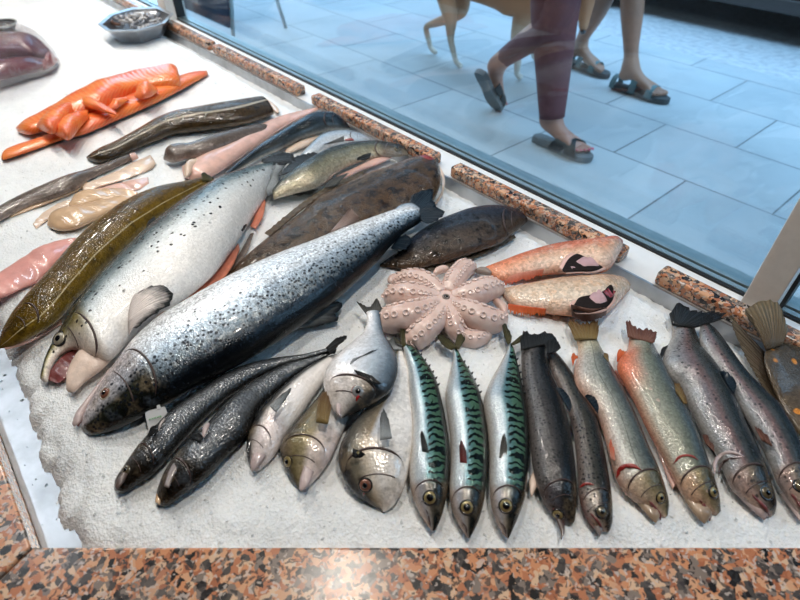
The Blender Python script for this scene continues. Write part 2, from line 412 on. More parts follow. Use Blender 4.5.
def glassmat():
    m, nt = new_mat('window_glass')
    fr = math_(nt, 'ADD', .035, math_(nt, 'MULTIPLY', math_(nt, 'POWER', nd(nt, 'ShaderNodeLayerWeight', {0: .5}).outputs[1], 5.0), .8))
    tr = nd(nt, 'ShaderNodeBsdfTransparent', {0: (.86, .93, .97)}).outputs[0]
    gl = nd(nt, 'ShaderNodeBsdfGlossy', {0: (1, 1, 1), 'Roughness': .01}).outputs[0]
    mx = nd(nt, 'ShaderNodeMixShader', {0: fr, 1: tr, 2: gl}).outputs[0]
    nd(nt, 'ShaderNodeOutputMaterial', {0: mx}); return m
M_['glass'] = glassmat()
def icemat():
    m, nt = new_mat('crushed_ice'); co = objco(nt)
    n1 = noise(nt, co, 9, 4); v = nd(nt, 'ShaderNodeTexVoronoi', {'Vector': co, 'Scale': 210.0})
    v2 = nd(nt, 'ShaderNodeTexVoronoi', {'Vector': co, 'Scale': 430.0})
    r = nd(nt, 'ShaderNodeSeparateColor', {0: v.outputs['Color']}).outputs[0]
    c = mix(nt, sstep(nt, n1, .4, .7), (.86, .89, .91), (.76, .79, .81))
    c = mix(nt, math_(nt, 'MULTIPLY', r, .22), c, (.60, .64, .67))
    h = math_(nt, 'ADD', v.outputs['Distance'], math_(nt, 'MULTIPLY', v2.outputs['Distance'], .6))
    finish(nt, **{'Base Color': c, 'Roughness': .32, 'IOR': 1.31, 'Subsurface Weight': .25, 'Subsurface Radius': (.012, .014, .016), 'Subsurface Scale': .5,
                  'Normal': bumpn(nt, h, .6, .002)})
    return m
M_['ice'] = icemat()
# ------------------------------------------------------------------ setting: counter
N_BACK = .80
ZF = -.04
# steel tray: floor, left wall is granite, back upstand
def poly_prism(name, pts, z0, z1, mat, **k):
    n = len(pts)
    V = [(p[0], p[1], z0) for p in pts] + [(p[0], p[1], z1) for p in pts]
    Fc = [tuple(range(n))[::-1], tuple(range(n, 2 * n))] + [(i, (i + 1) % n, (i + 1) % n + n, i + n) for i in range(n)]
    return mk(name, V, Fc, mat, smooth=False, **k)
NL = -.1381                       # n of the left granite's inner edge
YF = .2616                        # y of the front granite's inner edge
def at_front(n, y):               # point of a line n=const at a given y
    u = (y - NN[1] * n) / U[1]; return un(u, n)
cornerI = at_front(NL, YF)
trayp = [cornerI, at_front(N_BACK, YF), un(3.6, N_BACK), un(3.6, NL)]
t = poly_prism('trim_1', trayp, ZF - .004, ZF, M_['steel']); tag(t, kind='structure')
v, f = box_un(-.8, 3.6, N_BACK, N_BACK + .004, ZF, .0015)
o = mk('trim_2', v, f, M_['steel'], smooth=False); tag(o, kind='structure')
# granite front ledge and left ledge with a mitred joint
wF = .34
cornerO = None
d = np.array([-(.76), -.65, 0]) ; d = d / np.linalg.norm(d)
mit = unp(0, 580, 0) - unp(37, 545, 0); mit /= np.linalg.norm(mit)
cornerO = cornerI + mit * (wF / abs(mit[1]))
fr = [cornerI + np.array([.0015, 0, 0]), np.array([1.3, YF, 0]), np.array([1.3, YF - wF, 0]), cornerO + np.array([.0015, 0, 0])]
nO = cornerO @ NN
lf = [cornerI - np.array([.0015, 0, 0]), un(3.6, NL), un(3.6, nO), cornerO - np.array([.0015, 0, 0])]
o = poly_prism('trim_3', fr, -.045, 0.0, GRAN); tag(o, kind='structure'); bevel(o, .003, 3)
o = poly_prism('trim_4', lf, -.045, 0.0, GRAN); tag(o, kind='structure'); bevel(o, .003, 3)
# counter carcass below
pc = [cornerO + np.array([.03, .04, 0]), np.array([1.28, YF - wF + .04, 0]), un(-.45, N_BACK + .05), un(3.6, N_BACK + .05), un(3.6, nO + .04)]
o = poly_prism('trim_5', pc, -.88, -.047, M_['white_paint']); tag(o, kind='structure')
# white sill behind the tray and the window's bottom rail
N_G = .918
v, f = box_un(-.8, 3.6, N_BACK + .0045, .892, -.06, .0); o = mk('trim_6', v, f, M_['white_paint'], smooth=False); tag(o, kind='structure'); bevel(o, .0015)
m = MB()
m.add(*box_un(-.8, 3.6, .892, .897, -.06, .004)); o = m.obj('trim_7', M_['rubber'], smooth=False); tag(o, kind='structure')
m = MB(); m.add(*box_un(-.8, 3.6, .897, .908, -.06, .006)); m.add(*box_un(-.8, 3.6, .911, .925, -.06, .009)); m.add(*box_un(-.8, 3.6, .908, .911, -.06, .0))
o = m.obj('trim_8', M_['alu'], smooth=False); tag(o, kind='structure')
m = MB(); m.add(*box_un(-.8, 3.6, .925, .93, -.06, .004)); o = m.obj('trim_9', M_['rubber'], smooth=False); tag(o, kind='structure')
m = MB(); m.add(*box_un(-.8, 3.6, .93, .965, -.40, -.004)); o = m.obj('trim_10', M_['alu'], smooth=False); tag(o, kind='structure')
# window panes and mullions
ZTOP = 1.95
UM0, UM1 = .128, .082             # right mullion
UL0, UL1 = 2.52, 2.44             # left mullion, at the far end
for i, (a, b) in enumerate([(UM0 - .003, UL1 + .003), (-.8, UM1 + .003), (UL0, 3.6)]):
    v, f = box_un(a, b, N_G - .003, N_G + .003, .005, ZTOP); o = mk('window_%d' % (i + 1), v, f, M_['glass'], smooth=False); tag(o, kind='structure')
for i, (a, b) in enumerate([(UM1, UM0), (UL1, UL0)]):
    m = MB(); m.add(*box_un(a, b, .858, .94, -.02, ZTOP)); o = m.obj('trim_%d' % (11 + i), M_['mullion'], smooth=False); tag(o, kind='structure'); bevel(o, .002)
    m = MB()
    m.add(*box_un(a - .006, a, .895, .93, 0.009, ZTOP)); m.add(*box_un(b, b + .003, .912, .925, 0.009, ZTOP))
    o = m.obj('trim_%d' % (13 + i), M_['rubber'], smooth=False); tag(o, kind='structure')
# shop shell
v, f = box_un(-2.6, 4.2, -2.4, .965, ZTOP, ZTOP + .05); o = mk('ceiling', v, f, M_['ceiling'], smooth=False); tag(o, kind='structure')
v, f = box_un(-2.6, 4.2, -2.4, .93, -.93, -.88); o = mk('floor', v, f, M_['tile'], smooth=False); tag(o, kind='structure')
v, f = box_un(-2.6, 4.2, -2.45, -2.4, -.88, ZTOP); o = mk('wall_back', v, f, M_['wall'], smooth=False); tag(o, kind='structure')
v, f = box_un(4.2, 4.25, -2.4, .965, -.88, ZTOP); o = mk('wall_left', v, f, M_['wall'], smooth=False); tag(o, kind='structure')
v, f = box_un(-2.65, -2.6, -2.4, .965, -.88, ZTOP); o = mk('wall_right', v, f, M_['wall'], smooth=False); tag(o, kind='structure')
v, f = box_un(-2.6, 4.2, .93, .964, -.88, -.41); o = mk('wall_street', v, f, M_['wall'], smooth=False); tag(o, kind='structure')
# street
ZS = -.40
def flat_un(name, u0, u1, n0, n1, z, mat):
    rot = Matrix(((U[0], NN[0], 0), (U[1], NN[1], 0), (0, 0, 1)))
    me = bpy.data.meshes.new(name)
    me.from_pydata([(u0, n0, 0), (u1, n0, 0), (u1, n1, 0), (u0, n1, 0), (u0, n0, -.05), (u1, n0, -.05), (u1, n1, -.05), (u0, n1, -.05)], [],
                   [(3, 2, 1, 0), (4, 5, 6, 7), (0, 1, 5, 4), (1, 2, 6, 5), (2, 3, 7, 6), (3, 0, 4, 7)])
    bm = bmesh.new(); bm.from_mesh(me); bmesh.ops.recalc_face_normals(bm, faces=bm.faces); bm.to_mesh(me); bm.free()
    me.materials.append(mat); o = bpy.data.objects.new(name, me); COL.objects.link(o)
    o.location = (0, 0, z); o.rotation_euler = (0, 0, math.atan2(U[1], U[0]))
    return o
# local x = U; local y must be NN rotated: U x -> NN is -90 deg, so n is negated
def street(name, u0, u1, n0, n1, z, mat): return tag(flat_un(name, u0, u1, -n1, -n0, z, mat), kind='structure')
street('floor_pavement', -7, 12, .965, 3.44, ZS, M_['slab'])
street('floor_road', -7, 12, 3.44, 14, ZS - .004, M_['road'])

# unseen awning, added to block sky light over the window and near pavement
V = [un(-1.2, .99, 2.35), un(4.2, .99, 2.35), un(4.2, 2.6, 2.0), un(-1.2, 2.6, 2.0)]
V = V + [p + np.array([0, 0, .02]) for p in V]
o = mk('trim_added_awning', V, [(0, 1, 2, 3), (7, 6, 5, 4), (0, 4, 5, 1), (1, 5, 6, 2), (2, 6, 7, 3), (3, 7, 4, 0)], simple('added_awning_canvas', (.30, .30, .30), .8), smooth=False); tag(o, kind='structure')
# the house front above the window, and dark houses opposite, added to cut sky reflections
v, f = box_un(-8, 12, .93, .965, ZTOP + .05, 7.0); o = mk('wall_front', v, f, M_['wall'], smooth=False); tag(o, kind='structure')
for k, (a, b) in enumerate(((-8, -.8), (3.6, 12))):
    v, f = box_un(a, b, .966, .99, ZS, ZTOP + .05); o = mk(('wall_front_right', 'wall_front_left')[k], v, f, M_['wall'], smooth=False); tag(o, kind='structure')
v, f = box_un(-30, 30, 11, 11.5, ZS, 9.5); o = mk('wall_opposite', v, f, simple('facade_render', (.045, .040, .036), .8, 0, 3, .4, .1), smooth=False); tag(o, kind='structure')
# granite blocks along the sill
gh, gd = .028, .033
for i, (a, b, lab) in enumerate([((0, 0), (0, 0), 'pink granite edging block behind the steel bowl at the far end of the sill')] + [(None, None, l) for l in
        ('short pink granite edging block with its near end just past the steel bowl', 'pink granite edging block on the sill behind the salmon fillets and the brown fish tail',
         'pink granite edging block on the sill behind the silver sea bass and the brown halibut', 'pink granite edging block on the sill behind the dark sole and the red fish',
         'pink granite edging block on the sill running past the plaice and the grey mullion')]):
    ends = [(2.80, 2.34), (2.17, 1.80), None, None, None, None][i]
    pxs = {1: ((168, 28), (213, 50)), 2: ((214, 53), (298, 97)), 3: ((310, 105), (431, 168)), 4: ((452, 176), (622, 262)), 5: ((657, 280), (840, 384))}.get(i)
    if pxs: ends = [float(unp(*p, 0.0) @ U) for p in pxs]
    else: ends = [2.95, float(unp(168, 28, 0.0) @ U) + .03]
    a, b = ends; cu, cn = (a + b) / 2, N_BACK + .006 + gd / 2
    v, f = box_un(b, a, N_BACK + .006, N_BACK + .006 + gd, .0003, gh)
    o = mk('granite_block', v, f, GRAN, loc=un(cu, cn, 0), smooth=True); bevel(o, .006, 4)
    o.data.set_sharp_from_angle(angle=math.radians(40))
    tag(o, lab, 'stone block', 'granite edging blocks along the window sill')
# ------------------------------------------------------------------ crushed ice
def ice_edge_n(u):   # left limit of the ice, where the steel tray lies bare
    pts = [unp(77, 546, ZF), unp(56, 492, ZF), unp(36, 440, ZF), unp(20, 375, ZF), unp(2, 335, ZF)]
    us = [p @ U for p in pts]; ns = [p @ NN for p in pts]
    o = np.argsort(us); us = np.array(us)[o]; ns = np.array(ns)[o]
    return np.interp(u, np.concatenate([us, [us[-1] + .25]]), np.concatenate([ns, [NL]]))
def vnoise(x, y, sc, seed):
    r = np.random.default_rng(seed); T = r.random((256, 256))
    x = x * sc; y = y * sc; xi = np.floor(x).astype(int); yi = np.floor(y).astype(int); fx = x - xi; fy = y - yi
    fx = fx * fx * (3 - 2 * fx); fy = fy * fy * (3 - 2 * fy); g = lambda a, b: T[a % 256, b % 256]
    return (g(xi, yi) * (1 - fx) + g(xi + 1, yi) * fx) * (1 - fy) + (g(xi, yi + 1) * (1 - fx) + g(xi + 1, yi + 1) * fx) * fy
def ice_h(u, n):
    X = u * U[0] + n * NN[0]; Y = u * U[1] + n * NN[1]
    base = -.004 + .006 * (vnoise(u, n, 7, 1) - .5) + .004 * (vnoise(u, n, 25, 2) - .5)
    dl = n - ice_edge_n(u); dl = dl + .014 * (vnoise(u, n, 60, 5) - .5) + .008 * (vnoise(u, n, 160, 6) - .5)
    k = np.clip(dl / .085, 0, 1); k = np.sqrt(k * (2 - k))
    base = ZF - .002 + (base - ZF + .002) * k
    base = np.where(dl <= 0, ZF - .003, base)
    db = N_BACK - n; w = .030 + .022 * vnoise(u, n, 14, 8) + .01 * vnoise(u, n, 60, 9)
    kb = np.clip(db / w, 0, 1); base = np.where(dl > 0, np.minimum(base, -.028 + (base + .028) * kb ** 1.2), base)
    df = Y - YF; kf = np.clip(df / .03, 0, 1); base = np.where(dl > 0, base - .006 * (1 - kf), base)
    return base
def build_ice():
    us = [-.62]
    while us[-1] < 3.55: us.append(us[-1] + (.0055 if us[-1] < 1.0 else .0055 + (us[-1] - 1.0) * .012))
    us = np.array(us); ns = np.arange(NL, N_BACK - .0001, .0058); ns = np.append(ns, N_BACK - .0002)
    uu, nn = np.meshgrid(us, ns, indexing='ij')
    # slide every row so that it starts at the left edge or at the front ledge
    h = ice_h(uu, nn)
    g = rng.random(h.shape)
    icy = h > ZF - .001
    h = h + np.where(icy, (g - .5) * .0014 + .0035 * (np.maximum(vnoise(uu, nn, 95, 21), vnoise(uu, nn, 95, 22)) - .6), 0)
    X = uu * U[0] + nn * NN[0] + (rng.random(h.shape) - .5) * .002; Y = uu * U[1] + nn * NN[1] + (rng.random(h.shape) - .5) * .003
    keep = (Y > YF - .007) & (nn > NL + .0006)
    Y = np.maximum(Y, YF + .0006)
    idx = -np.ones(h.shape, int); idx[keep] = np.arange(keep.sum())
    V = np.stack([X, Y, h], -1)[keep]
    a = idx[:-1, :-1]; b = idx[1:, :-1]; c = idx[1:, 1:]; d = idx[:-1, 1:]
    iq = icy[:-1, :-1] | icy[1:, :-1] | icy[1:, 1:] | icy[:-1, 1:]
    ok = (a >= 0) & (b >= 0) & (c >= 0) & (d >= 0) & iq
    Fc = np.stack([a, b, c, d], -1)[ok].tolist()
    # loose crystals on top
    V = V.tolist()
    rr = np.random.default_rng(3)
    for k in range(1800):
        if k < 1500:
            px, py = rr.uniform(0, 800), rr.uniform(60, 546)
            p = unp(px, py, 0); u_, n_ = p @ U, p @ NN
        else: u_, n_ = rr.uniform(.3, 1.7), rr.uniform(-.1, N_BACK - .02)
        if n_ < NL + .01 or n_ > N_BACK - .012 or (un(u_, n_)[1] < YF + .008): continue
        hh = float(ice_h(np.array([u_]), np.array([n_]))[0])
        if hh < ZF: 
            continue
        q = un(u_, n_, hh); s = rr.uniform(.0008, .0022) ; b0 = len(V)
        e = rr.normal(size=(6, 3)); e /= np.linalg.norm(e, axis=1)[:, None]
        ax = np.array([[1, 0, 0], [-1, 0, 0], [0, 1, 0], [0, -1, 0], [0, 0, 1], [0, 0, -1]]) * np.array([s * 1.5, s, s * .6]) + e * s * .35
        R = np.array(Matrix.Rotation(rr.uniform(0, 6.3), 3, 'Z') @ Matrix.Rotation(rr.uniform(-.7, .7), 3, 'X'))
        V += (ax @ R.T + q + np.array([0, 0, s * .25])).tolist()
        for f in ((0, 2, 4), (2, 1, 4), (1, 3, 4), (3, 0, 4), (2, 0, 5), (1, 2, 5), (3, 1, 5), (0, 3, 5)): Fc.append(tuple(i + b0 for i in f))
    o = mk('crushed_ice', V, Fc, M_['ice'], smooth=False, fix=False)
    m = len(o.data.polygons) 
    # smooth the bed slightly faceted: leave flat for a crystalline look
    tag(o, 'bed of white crushed ice filling the steel counter tray', 'ice', kind='stuff')
    # grid faces wound so that normals look up
    bm = bmesh.new(); bm.from_mesh(o.data); bm.normal_update()
    fl = [f for f in bm.faces if len(f.verts) == 4 and f.normal.z < 0]
    bmesh.ops.reverse_faces(bm, faces=fl)
    for f in bm.faces:
        f.smooth = len(f.verts) == 4; f.material_index = 0 if f.smooth else 1
    cm = simple('ice_crystal', (.93, .96, .98), .12, 0, 40, 0, 0, **{'Transmission Weight': .35, 'IOR': 1.31}); o.data.materials.append(cm)
    bm.to_mesh(o.data); bm.free()
build_ice()
# water drops on the bare steel
rr = np.random.default_rng(11); m = MB()
for k in range(70):
    px, py = rr.uniform(0, 70), rr.uniform(350, 545); p = unp(px, py, ZF); u_, n_ = p @ U, p @ NN
    if n_ < NL + .006 or n_ > ice_edge_n(np.array([u_]))[0] - .004 or p[1] < YF + .005: continue
    r = rr.uniform(.0008, .0026)
    m.add(*lathe([(r, 0), (r * .95, r * .2), (r * .7, r * .42), (r * .3, r * .52), (.0001, r * .54)], p, (0, 0, 1), 10))
def watermat():
    mm, nt = new_mat('water_drop')
    a = nd(nt, 'ShaderNodeBsdfTransparent', {0: (.9, .95, .97)}).outputs[0]; g = nd(nt, 'ShaderNodeBsdfGlossy', {0: (1, 1, 1), 'Roughness': .03}).outputs[0]
    nd(nt, 'ShaderNodeOutputMaterial', {0: nd(nt, 'ShaderNodeMixShader', {0: nd(nt, 'ShaderNodeLayerWeight', {0: .35}).outputs[1], 1: a, 2: g}).outputs[0]}); return mm
if m.v:
    o = m.obj('water_drops', watermat()); tag(o, 'water drops scattered over the bare steel at the left of the tray', 'water', kind='stuff')
# ------------------------------------------------------------------ light
w = bpy.data.worlds.new('sky'); SC.world = w; w.use_nodes = True; nt = w.node_tree; nt.nodes.clear()
tc = nd(nt, 'ShaderNodeTexCoord').outputs['Generated']; z = nd(nt, 'ShaderNodeSeparateXYZ', {0: tc}).outputs[2]
c = ramp(nt, math_(nt, 'ADD', math_(nt, 'MULTIPLY', z, .5), .5), [(.45, (.25, .33, .42)), (.53, (.60, .82, 1.0)), (1.0, (.38, .68, 1.0))])
bg = nd(nt, 'ShaderNodeBackground', {0: c, 1: 5.8}); nd(nt, 'ShaderNodeOutputWorld', {0: bg.outputs[0]})
def added_tube_light(u0, u1, n, power):  # unseen tube lamp, added to brighten the bare steel and the far ice
    p = un((u0 + u1) / 2, n, ZTOP); root = thing('added_tube_lamp', 'unseen cool white tube lamp added on the shop ceiling to brighten the steel tray', 'lamp', p)
    v, f = box_un(u0, u1, n - .06, n + .06, ZTOP - .05, ZTOP - .001); mk('housing', v, f, M_['white_paint'], root, smooth=False)
    L = bpy.data.lights.new('tube', 'AREA'); L.shape = 'RECTANGLE'; L.size = u1 - u0 - .06; L.size_y = .09; L.energy = power; L.color = (.80, .91, 1.0)
    o = bpy.data.objects.new('tube', L); COL.objects.link(o); o.parent = root; o.location = (0, 0, -.053); o.rotation_euler = (0, 0, math.atan2(U[1], U[0]))
HOUSE = simple('lamp_housing', (.75, .75, .74), .4)
def lamp(u, n, power, col=(1, .93, .84), i=0):
    p = un(u, n, ZTOP)
    root = thing('ceiling_lamp', 'round ceiling downlight above the fish counter', 'lamp', p, 'downlights over the counter')
    v, f = lathe([(.085, -.03), (.085, 0.0), (.07, 0.0), (.065, -.028)], p, (0, 0, 1), 28); 
    v, f = lathe([(.065, -.002), (.065, -.03), (.09, -.03), (.09, -.001), (.066, -.001)], p, (0, 0, 1), 28)
    mk('housing', v, f[:-2], HOUSE, root, sharp=40)
    L = bpy.data.lights.new('downlight', 'AREA'); L.shape = 'DISK'; L.size = .12; L.energy = power; L.color = col; L.spread = math.radians(150)
    o = bpy.data.objects.new('downlight', L); COL.objects.link(o); o.parent = root; o.location = (0, 0, -.02)
for k, e in ((-1, 10.0), (0, 7.2), (1, 11), (2, 15), (3, 15)): lamp(.885 + .9 * k, .438, e)
added_tube_light(1.7, 3.5, -.5, 11)
# ------------------------------------------------------------------ fish materials
W1 = (.80, .80, .78); 
M_['salmon_white'] = fishmat('salmon_skin', [(0, (.93, .90, .87)), (.55, (.90, .90, .89)), (.76, (.70, .75, .77)), (.9, (.20, .26, .28)), (1, (.07, .09, .09))],
    head=[(0, (.92, .82, .74)), (.42, (.90, .84, .77)), (.62, (.74, .68, .52)), (.78, (.30, .26, .10)), (.9, (.05, .06, .04)), (1, (.02, .025, .02))], head_t=.27, wob=.10,
    spots=(80, .27, .50, 1.2, (.012, .014, .018), 1.0, .85), spots2=(140, .34, .74, 1.2, (.03, .04, .05), .85, .55), glint=.12, spots3=(62, .24, .38, 1.1, (.01, .01, .01), 1.0, .75, .26), scales=420, metal=.04, rough=.3)
M_['salmon_dark'] = fishmat('salmon_skin_dark', [(0, (.90, .92, .94)), (.24, (.82, .87, .92)), (.36, (.52, .61, .70)), (.52, (.28, .35, .41)), (.64, (.06, .09, .12)), (.76, (.012, .018, .025)), (1, (.006, .009, .012))],
    head=[(0, (.72, .66, .68)), (.28, (.64, .63, .66)), (.40, (.34, .34, .36)), (.48, (.05, .055, .04)), (.68, (.018, .022, .018)), (1, (.01, .012, .013))], head_t=.235, wob=.16,
    spots=(170, .46, .30, .92, (.010, .014, .02), .95, .7), spots2=(95, .26, .12, .6, (.015, .02, .03), .95, .5), mott=(120, .5, (.55, .58, .58), .38, .70), scales=420, metal=.25, rough=.28, glint=.42)
M_['cod'] = fishmat('olive_skin', [(0, (.60, .52, .42)), (.08, (.34, .26, .10)), (.2, (.24, .165, .03)), (.6, (.20, .13, .022)), (.85, (.14, .09, .018)), (1, (.20, .15, .06))],
    wob=.2, mott=(42, .7, (.05, .035, .012)), line=(.42, .022, (.42, .34, .18)), scales=300, metal=0, rough=.22, bump=.5, wet=.08, spec=.3)
M_['ling'] = fishmat('ling_skin', [(0, (.30, .24, .17)), (.15, (.09, .06, .03)), (.7, (.085, .06, .032)), (1, (.22, .18, .14))], wob=.2, mott=(90, .8, (.022, .016, .01)),
    line=(.66, .05, (.36, .31, .24)), scales=300, metal=0, rough=.17, bump=.35, wet=.05, spec=.3)
M_['grey_skin'] = fishmat('grey_skin', [(0, (.55, .45, .40)), (.25, (.30, .25, .22)), (.6, (.17, .14, .125)), (1, (.22, .19, .17))], wob=.25, mott=(35, .6, (.11, .085, .075)), metal=.05, rough=.25)
M_['blue_fish'] = fishmat('blue_black_skin', [(0, (.62, .58, .50)), (.12, (.40, .40, .38)), (.28, (.14, .15, .15)), (.5, (.05, .06, .065)), (.85, (.035, .05, .07)), (1, (.10, .14, .18))], wob=.15, mott=(60, .4, (.02, .025, .03)), metal=.2, rough=.22, wet=.08)
M_['silver'] = fishmat('silver_skin', [(0, (.75, .76, .78)), (.5, (.70, .74, .78)), (.85, (.48, .54, .60)), (1, (.30, .36, .42))], metal=.25, rough=.25, scales=500)
M_['bass'] = fishmat('bass_scales', [(0, (.74, .68, .58)), (.3, (.58, .52, .40)), (.6, (.34, .32, .23)), (.85, (.12, .13, .11)), (1, (.05, .065, .075))],
    head=[(0, (.5, .42, .34)), (.4, (.30, .25, .19)), (.8, (.06, .055, .05)), (1, (.03, .03, .03))], head_t=.2, wob=.14, mott=(200, .4, (.14, .12, .08)), scales=260, bump=.6, metal=.2)
M_['halibut'] = fishmat('brown_flatfish_skin', [(0, (.10, .064, .036)), (.5, (.12, .076, .040)), (.8, (.11, .073, .042)), (.92, (.16, .12, .09)), (1, (.26, .20, .16))], wob=.2, mott=(46, .95, (.022, .012, .007)), metal=0, spec=.3, rough=.16, bump=.8, spots=(30, .3, -.2, 1.3, (.02, .012, .008), .6, .5), wet=.07)
M_['sole'] = fishmat('dark_sole_skin', [(0, (.16, .10, .065)), (.2, (.12, .085, .06)), (.55, (.10, .08, .065)), (.75, (.05, .055, .07)), (1, (.045, .07, .11))], wob=.35, mott=(80, .85, (.02, .016, .014)), metal=0, spec=.26, rough=.22, bump=.5, wet=.08)
M_['sea_bass'] = fishmat('dark_bass_skin', [(0, (.025, .025, .025)), (.25, (.06, .06, .06)), (.5, (.20, .21, .22)), (.68, (.22, .235, .255)), (.88, (.12, .13, .14)), (1, (.06, .065, .07))],  # lighter mid stops paint a grey-blue sheen along the flank
    head=[(0, (.015, .013, .011)), (.5, (.035, .028, .02)), (.8, (.12, .11, .10)), (1, (.22, .21, .20))], head_t=.24, wob=.14, scales=300, bump=.5, metal=.3, rough=.28)
M_['bream'] = fishmat('bream_skin', [(0, (.92, .90, .90)), (.35, (.84, .86, .90)), (.60, (.56, .63, .70)), (.82, (.24, .30, .36)), (1, (.06, .075, .09))],
    head=[(0, (.92, .88, .87)), (.42, (.82, .78, .76)), (.64, (.48, .46, .44)), (.8, (.10, .10, .10)), (1, (.03, .035, .04))], head_t=.36, wob=.12, scales=300, bump=.24, metal=.12, rough=.25, glint=.14)
M_['bream_white'] = fishmat('bream_belly_skin', [(0, (.92, .90, .88)), (.6, (.92, .89, .88)), (.8, (.72, .70, .68)), (.9, (.16, .16, .16)), (1, (.04, .045, .05))],
    head=[(0, (.88, .82, .80)), (.62, (.86, .78, .77)), (.78, (.56, .52, .50)), (.9, (.09, .09, .09)), (1, (.03, .03, .035))], head_t=.4, wob=.08, scales=300, metal=.05, rough=.25, glint=.05)
M_['bream_gold'] = fishmat('bream_gold_skin', [(0, (.90, .88, .86)), (.42, (.84, .81, .78)), (.55, (.42, .37, .28)), (.75, (.30, .25, .15)), (1, (.05, .05, .05))],
    head=[(0, (.90, .80, .78)), (.38, (.84, .75, .70)), (.52, (.46, .40, .27)), (.72, (.28, .24, .14)), (.88, (.12, .10, .07)), (1, (.03, .03, .03))], head_t=.45, wob=.12, scales=280, bump=.24, metal=.12, rough=.25, glint=.14)
M_['bream_half'] = fishmat('bream_half_skin', [(0, (.95, .92, .90)), (.40, (.93, .92, .90)), (.52, (.68, .71, .76)), (.60, (.36, .31, .24)), (.8, (.20, .19, .17)), (1, (.04, .045, .05))],
    head=[(0, (.94, .90, .86)), (.42, (.90, .87, .84)), (.60, (.70, .63, .54)), (.76, (.32, .29, .23)), (.9, (.07, .07, .07)), (1, (.03, .03, .035))], head_t=.42, wob=.12, scales=280, bump=.24, metal=.12, rough=.22, glint=.14)
M_['mackerel'] = fishmat('mackerel_skin', [(0, (.62, .56, .50)), (.2, (.62, .66, .68)), (.40, (.52, .60, .64)), (.48, (.22, .36, .41)), (.58, (.15, .29, .29)), (.70, (.15, .27, .20)), (.86, (.11, .21, .14)), (.93, (.02, .05, .05)), (1, (.01, .02, .025))],
    head=[(0, (.62, .50, .42)), (.28, (.50, .50, .53)), (.42, (.44, .40, .36)), (.52, (.20, .19, .17)), (.62, (.04, .05, .05)), (1, (.008, .012, .016))], head_t=.24, wob=.12, stripes=(9.0, .46, (.004, .010, .011)), scales=600, bump=.2, glint=.14, metal=.35, rough=.2, wet=.08)
M_['trout_dark'] = fishmat('dark_trout_skin', [(0, (.20, .18, .175)), (.3, (.16, .155, .155)), (.6, (.10, .098, .10)), (.78, (.035, .04, .045)), (.92, (.012, .02, .025)), (1, (.01, .022, .04))],
    head=[(0, (.20, .16, .15)), (.35, (.12, .115, .13)), (.6, (.04, .04, .04)), (1, (.012, .014, .015))], head_t=.22, wob=.12, spots=(230, .42, .05, 1.1, (.015, .018, .02), .75, .6), scales=500, metal=.2, rough=.24)
M_['trout_dark_two'] = fishmat('dark_trout_skin_pale_cheek', [(0, (.34, .28, .26)), (.3, (.20, .18, .17)), (.6, (.10, .10, .09)), (.8, (.045, .05, .05)), (1, (.012, .02, .03))],
    head=[(0, (.34, .16, .13)), (.3, (.50, .46, .42)), (.55, (.32, .28, .24)), (.7, (.05, .045, .04)), (1, (.012, .012, .012))], head_t=.22, wob=.12, spots=(210, .42, .05, 1.1, (.012, .015, .018), .85, .65), scales=500, metal=.2, rough=.24)
M_['char'] = fishmat('char_skin', [(0, (.70, .42, .32)), (.14, (.66, .52, .45)), (.34, (.58, .56, .52)), (.55, (.44, .45, .41)), (.70, (.24, .26, .24)), (.86, (.12, .15, .16)), (1, (.05, .07, .08))],
    head=[(0, (.76, .56, .46)), (.35, (.66, .54, .42)), (.6, (.40, .34, .22)), (.8, (.14, .13, .08)), (1, (.05, .05, .035))], head_t=.24, wob=.1, line=(.60, .012, (.14, .15, .13)), scales=500, metal=.15, rough=.22, tail=(.86, .6, (.62, .55, .36)))
M_['char_red'] = fishmat('red_char_skin', [(0, (.66, .30, .20)), (.10, (.58, .42, .33)), (.24, (.48, .47, .41)), (.5, (.38, .39, .33)), (.7, (.22, .24, .20)), (.86, (.13, .17, .19)), (1, (.05, .08, .10))],
    head=[(0, (.74, .50, .38)), (.35, (.60, .44, .32)), (.6, (.32, .26, .15)), (.8, (.10, .09, .05)), (1, (.04, .04, .03))], head_t=.24, wob=.1, spots=(70, .22, .15, .7, (.76, .52, .44), .5, .4), scales=500, metal=.15, rough=.22, tail=(.66, 1.0, (.72, .20, .10), 1))
M_['trout_rose'] = fishmat('rainbow_trout_skin', [(0, (.48, .45, .42)), (.25, (.40, .41, .42)), (.45, (.30, .27, .28)), (.56, (.26, .19, .19)), (.68, (.12, .125, .125)), (.82, (.05, .06, .06)), (1, (.03, .055, .08))],
    head=[(0, (.56, .46, .42)), (.35, (.50, .38, .34)), (.6, (.26, .22, .18)), (.78, (.05, .05, .045)), (1, (.018, .022, .02))], head_t=.25, wob=.12, spots=(170, .4, .2, 1.1, (.03, .035, .04), .8, .5), scales=500, metal=.25, rough=.22)
M_['plaice'] = fishmat('plaice_skin', [(0, (.16, .12, .08)), (.5, (.13, .10, .07)), (1, (.11, .085, .055))], wob=.2, mott=(60, .5, (.07, .055, .04)), spots=(34, .2, -.3, 1.3, (.60, .22, .03), .95, .7), metal=.05, rough=.3, bump=.3)
M_['redfish'] = fishmat('redfish_skin', [(0, (.78, .30, .18)), (.15, (.76, .52, .42)), (.45, (.78, .62, .52)), (.7, (.72, .46, .33)), (.9, (.66, .26, .17)), (1, (.62, .22, .15))], wob=.25, mott=(60, .45, (.78, .66, .56)), scales=280, bump=.5, metal=.05, rough=.28,
    tail=(.55, .75, (.80, .26, .12)))
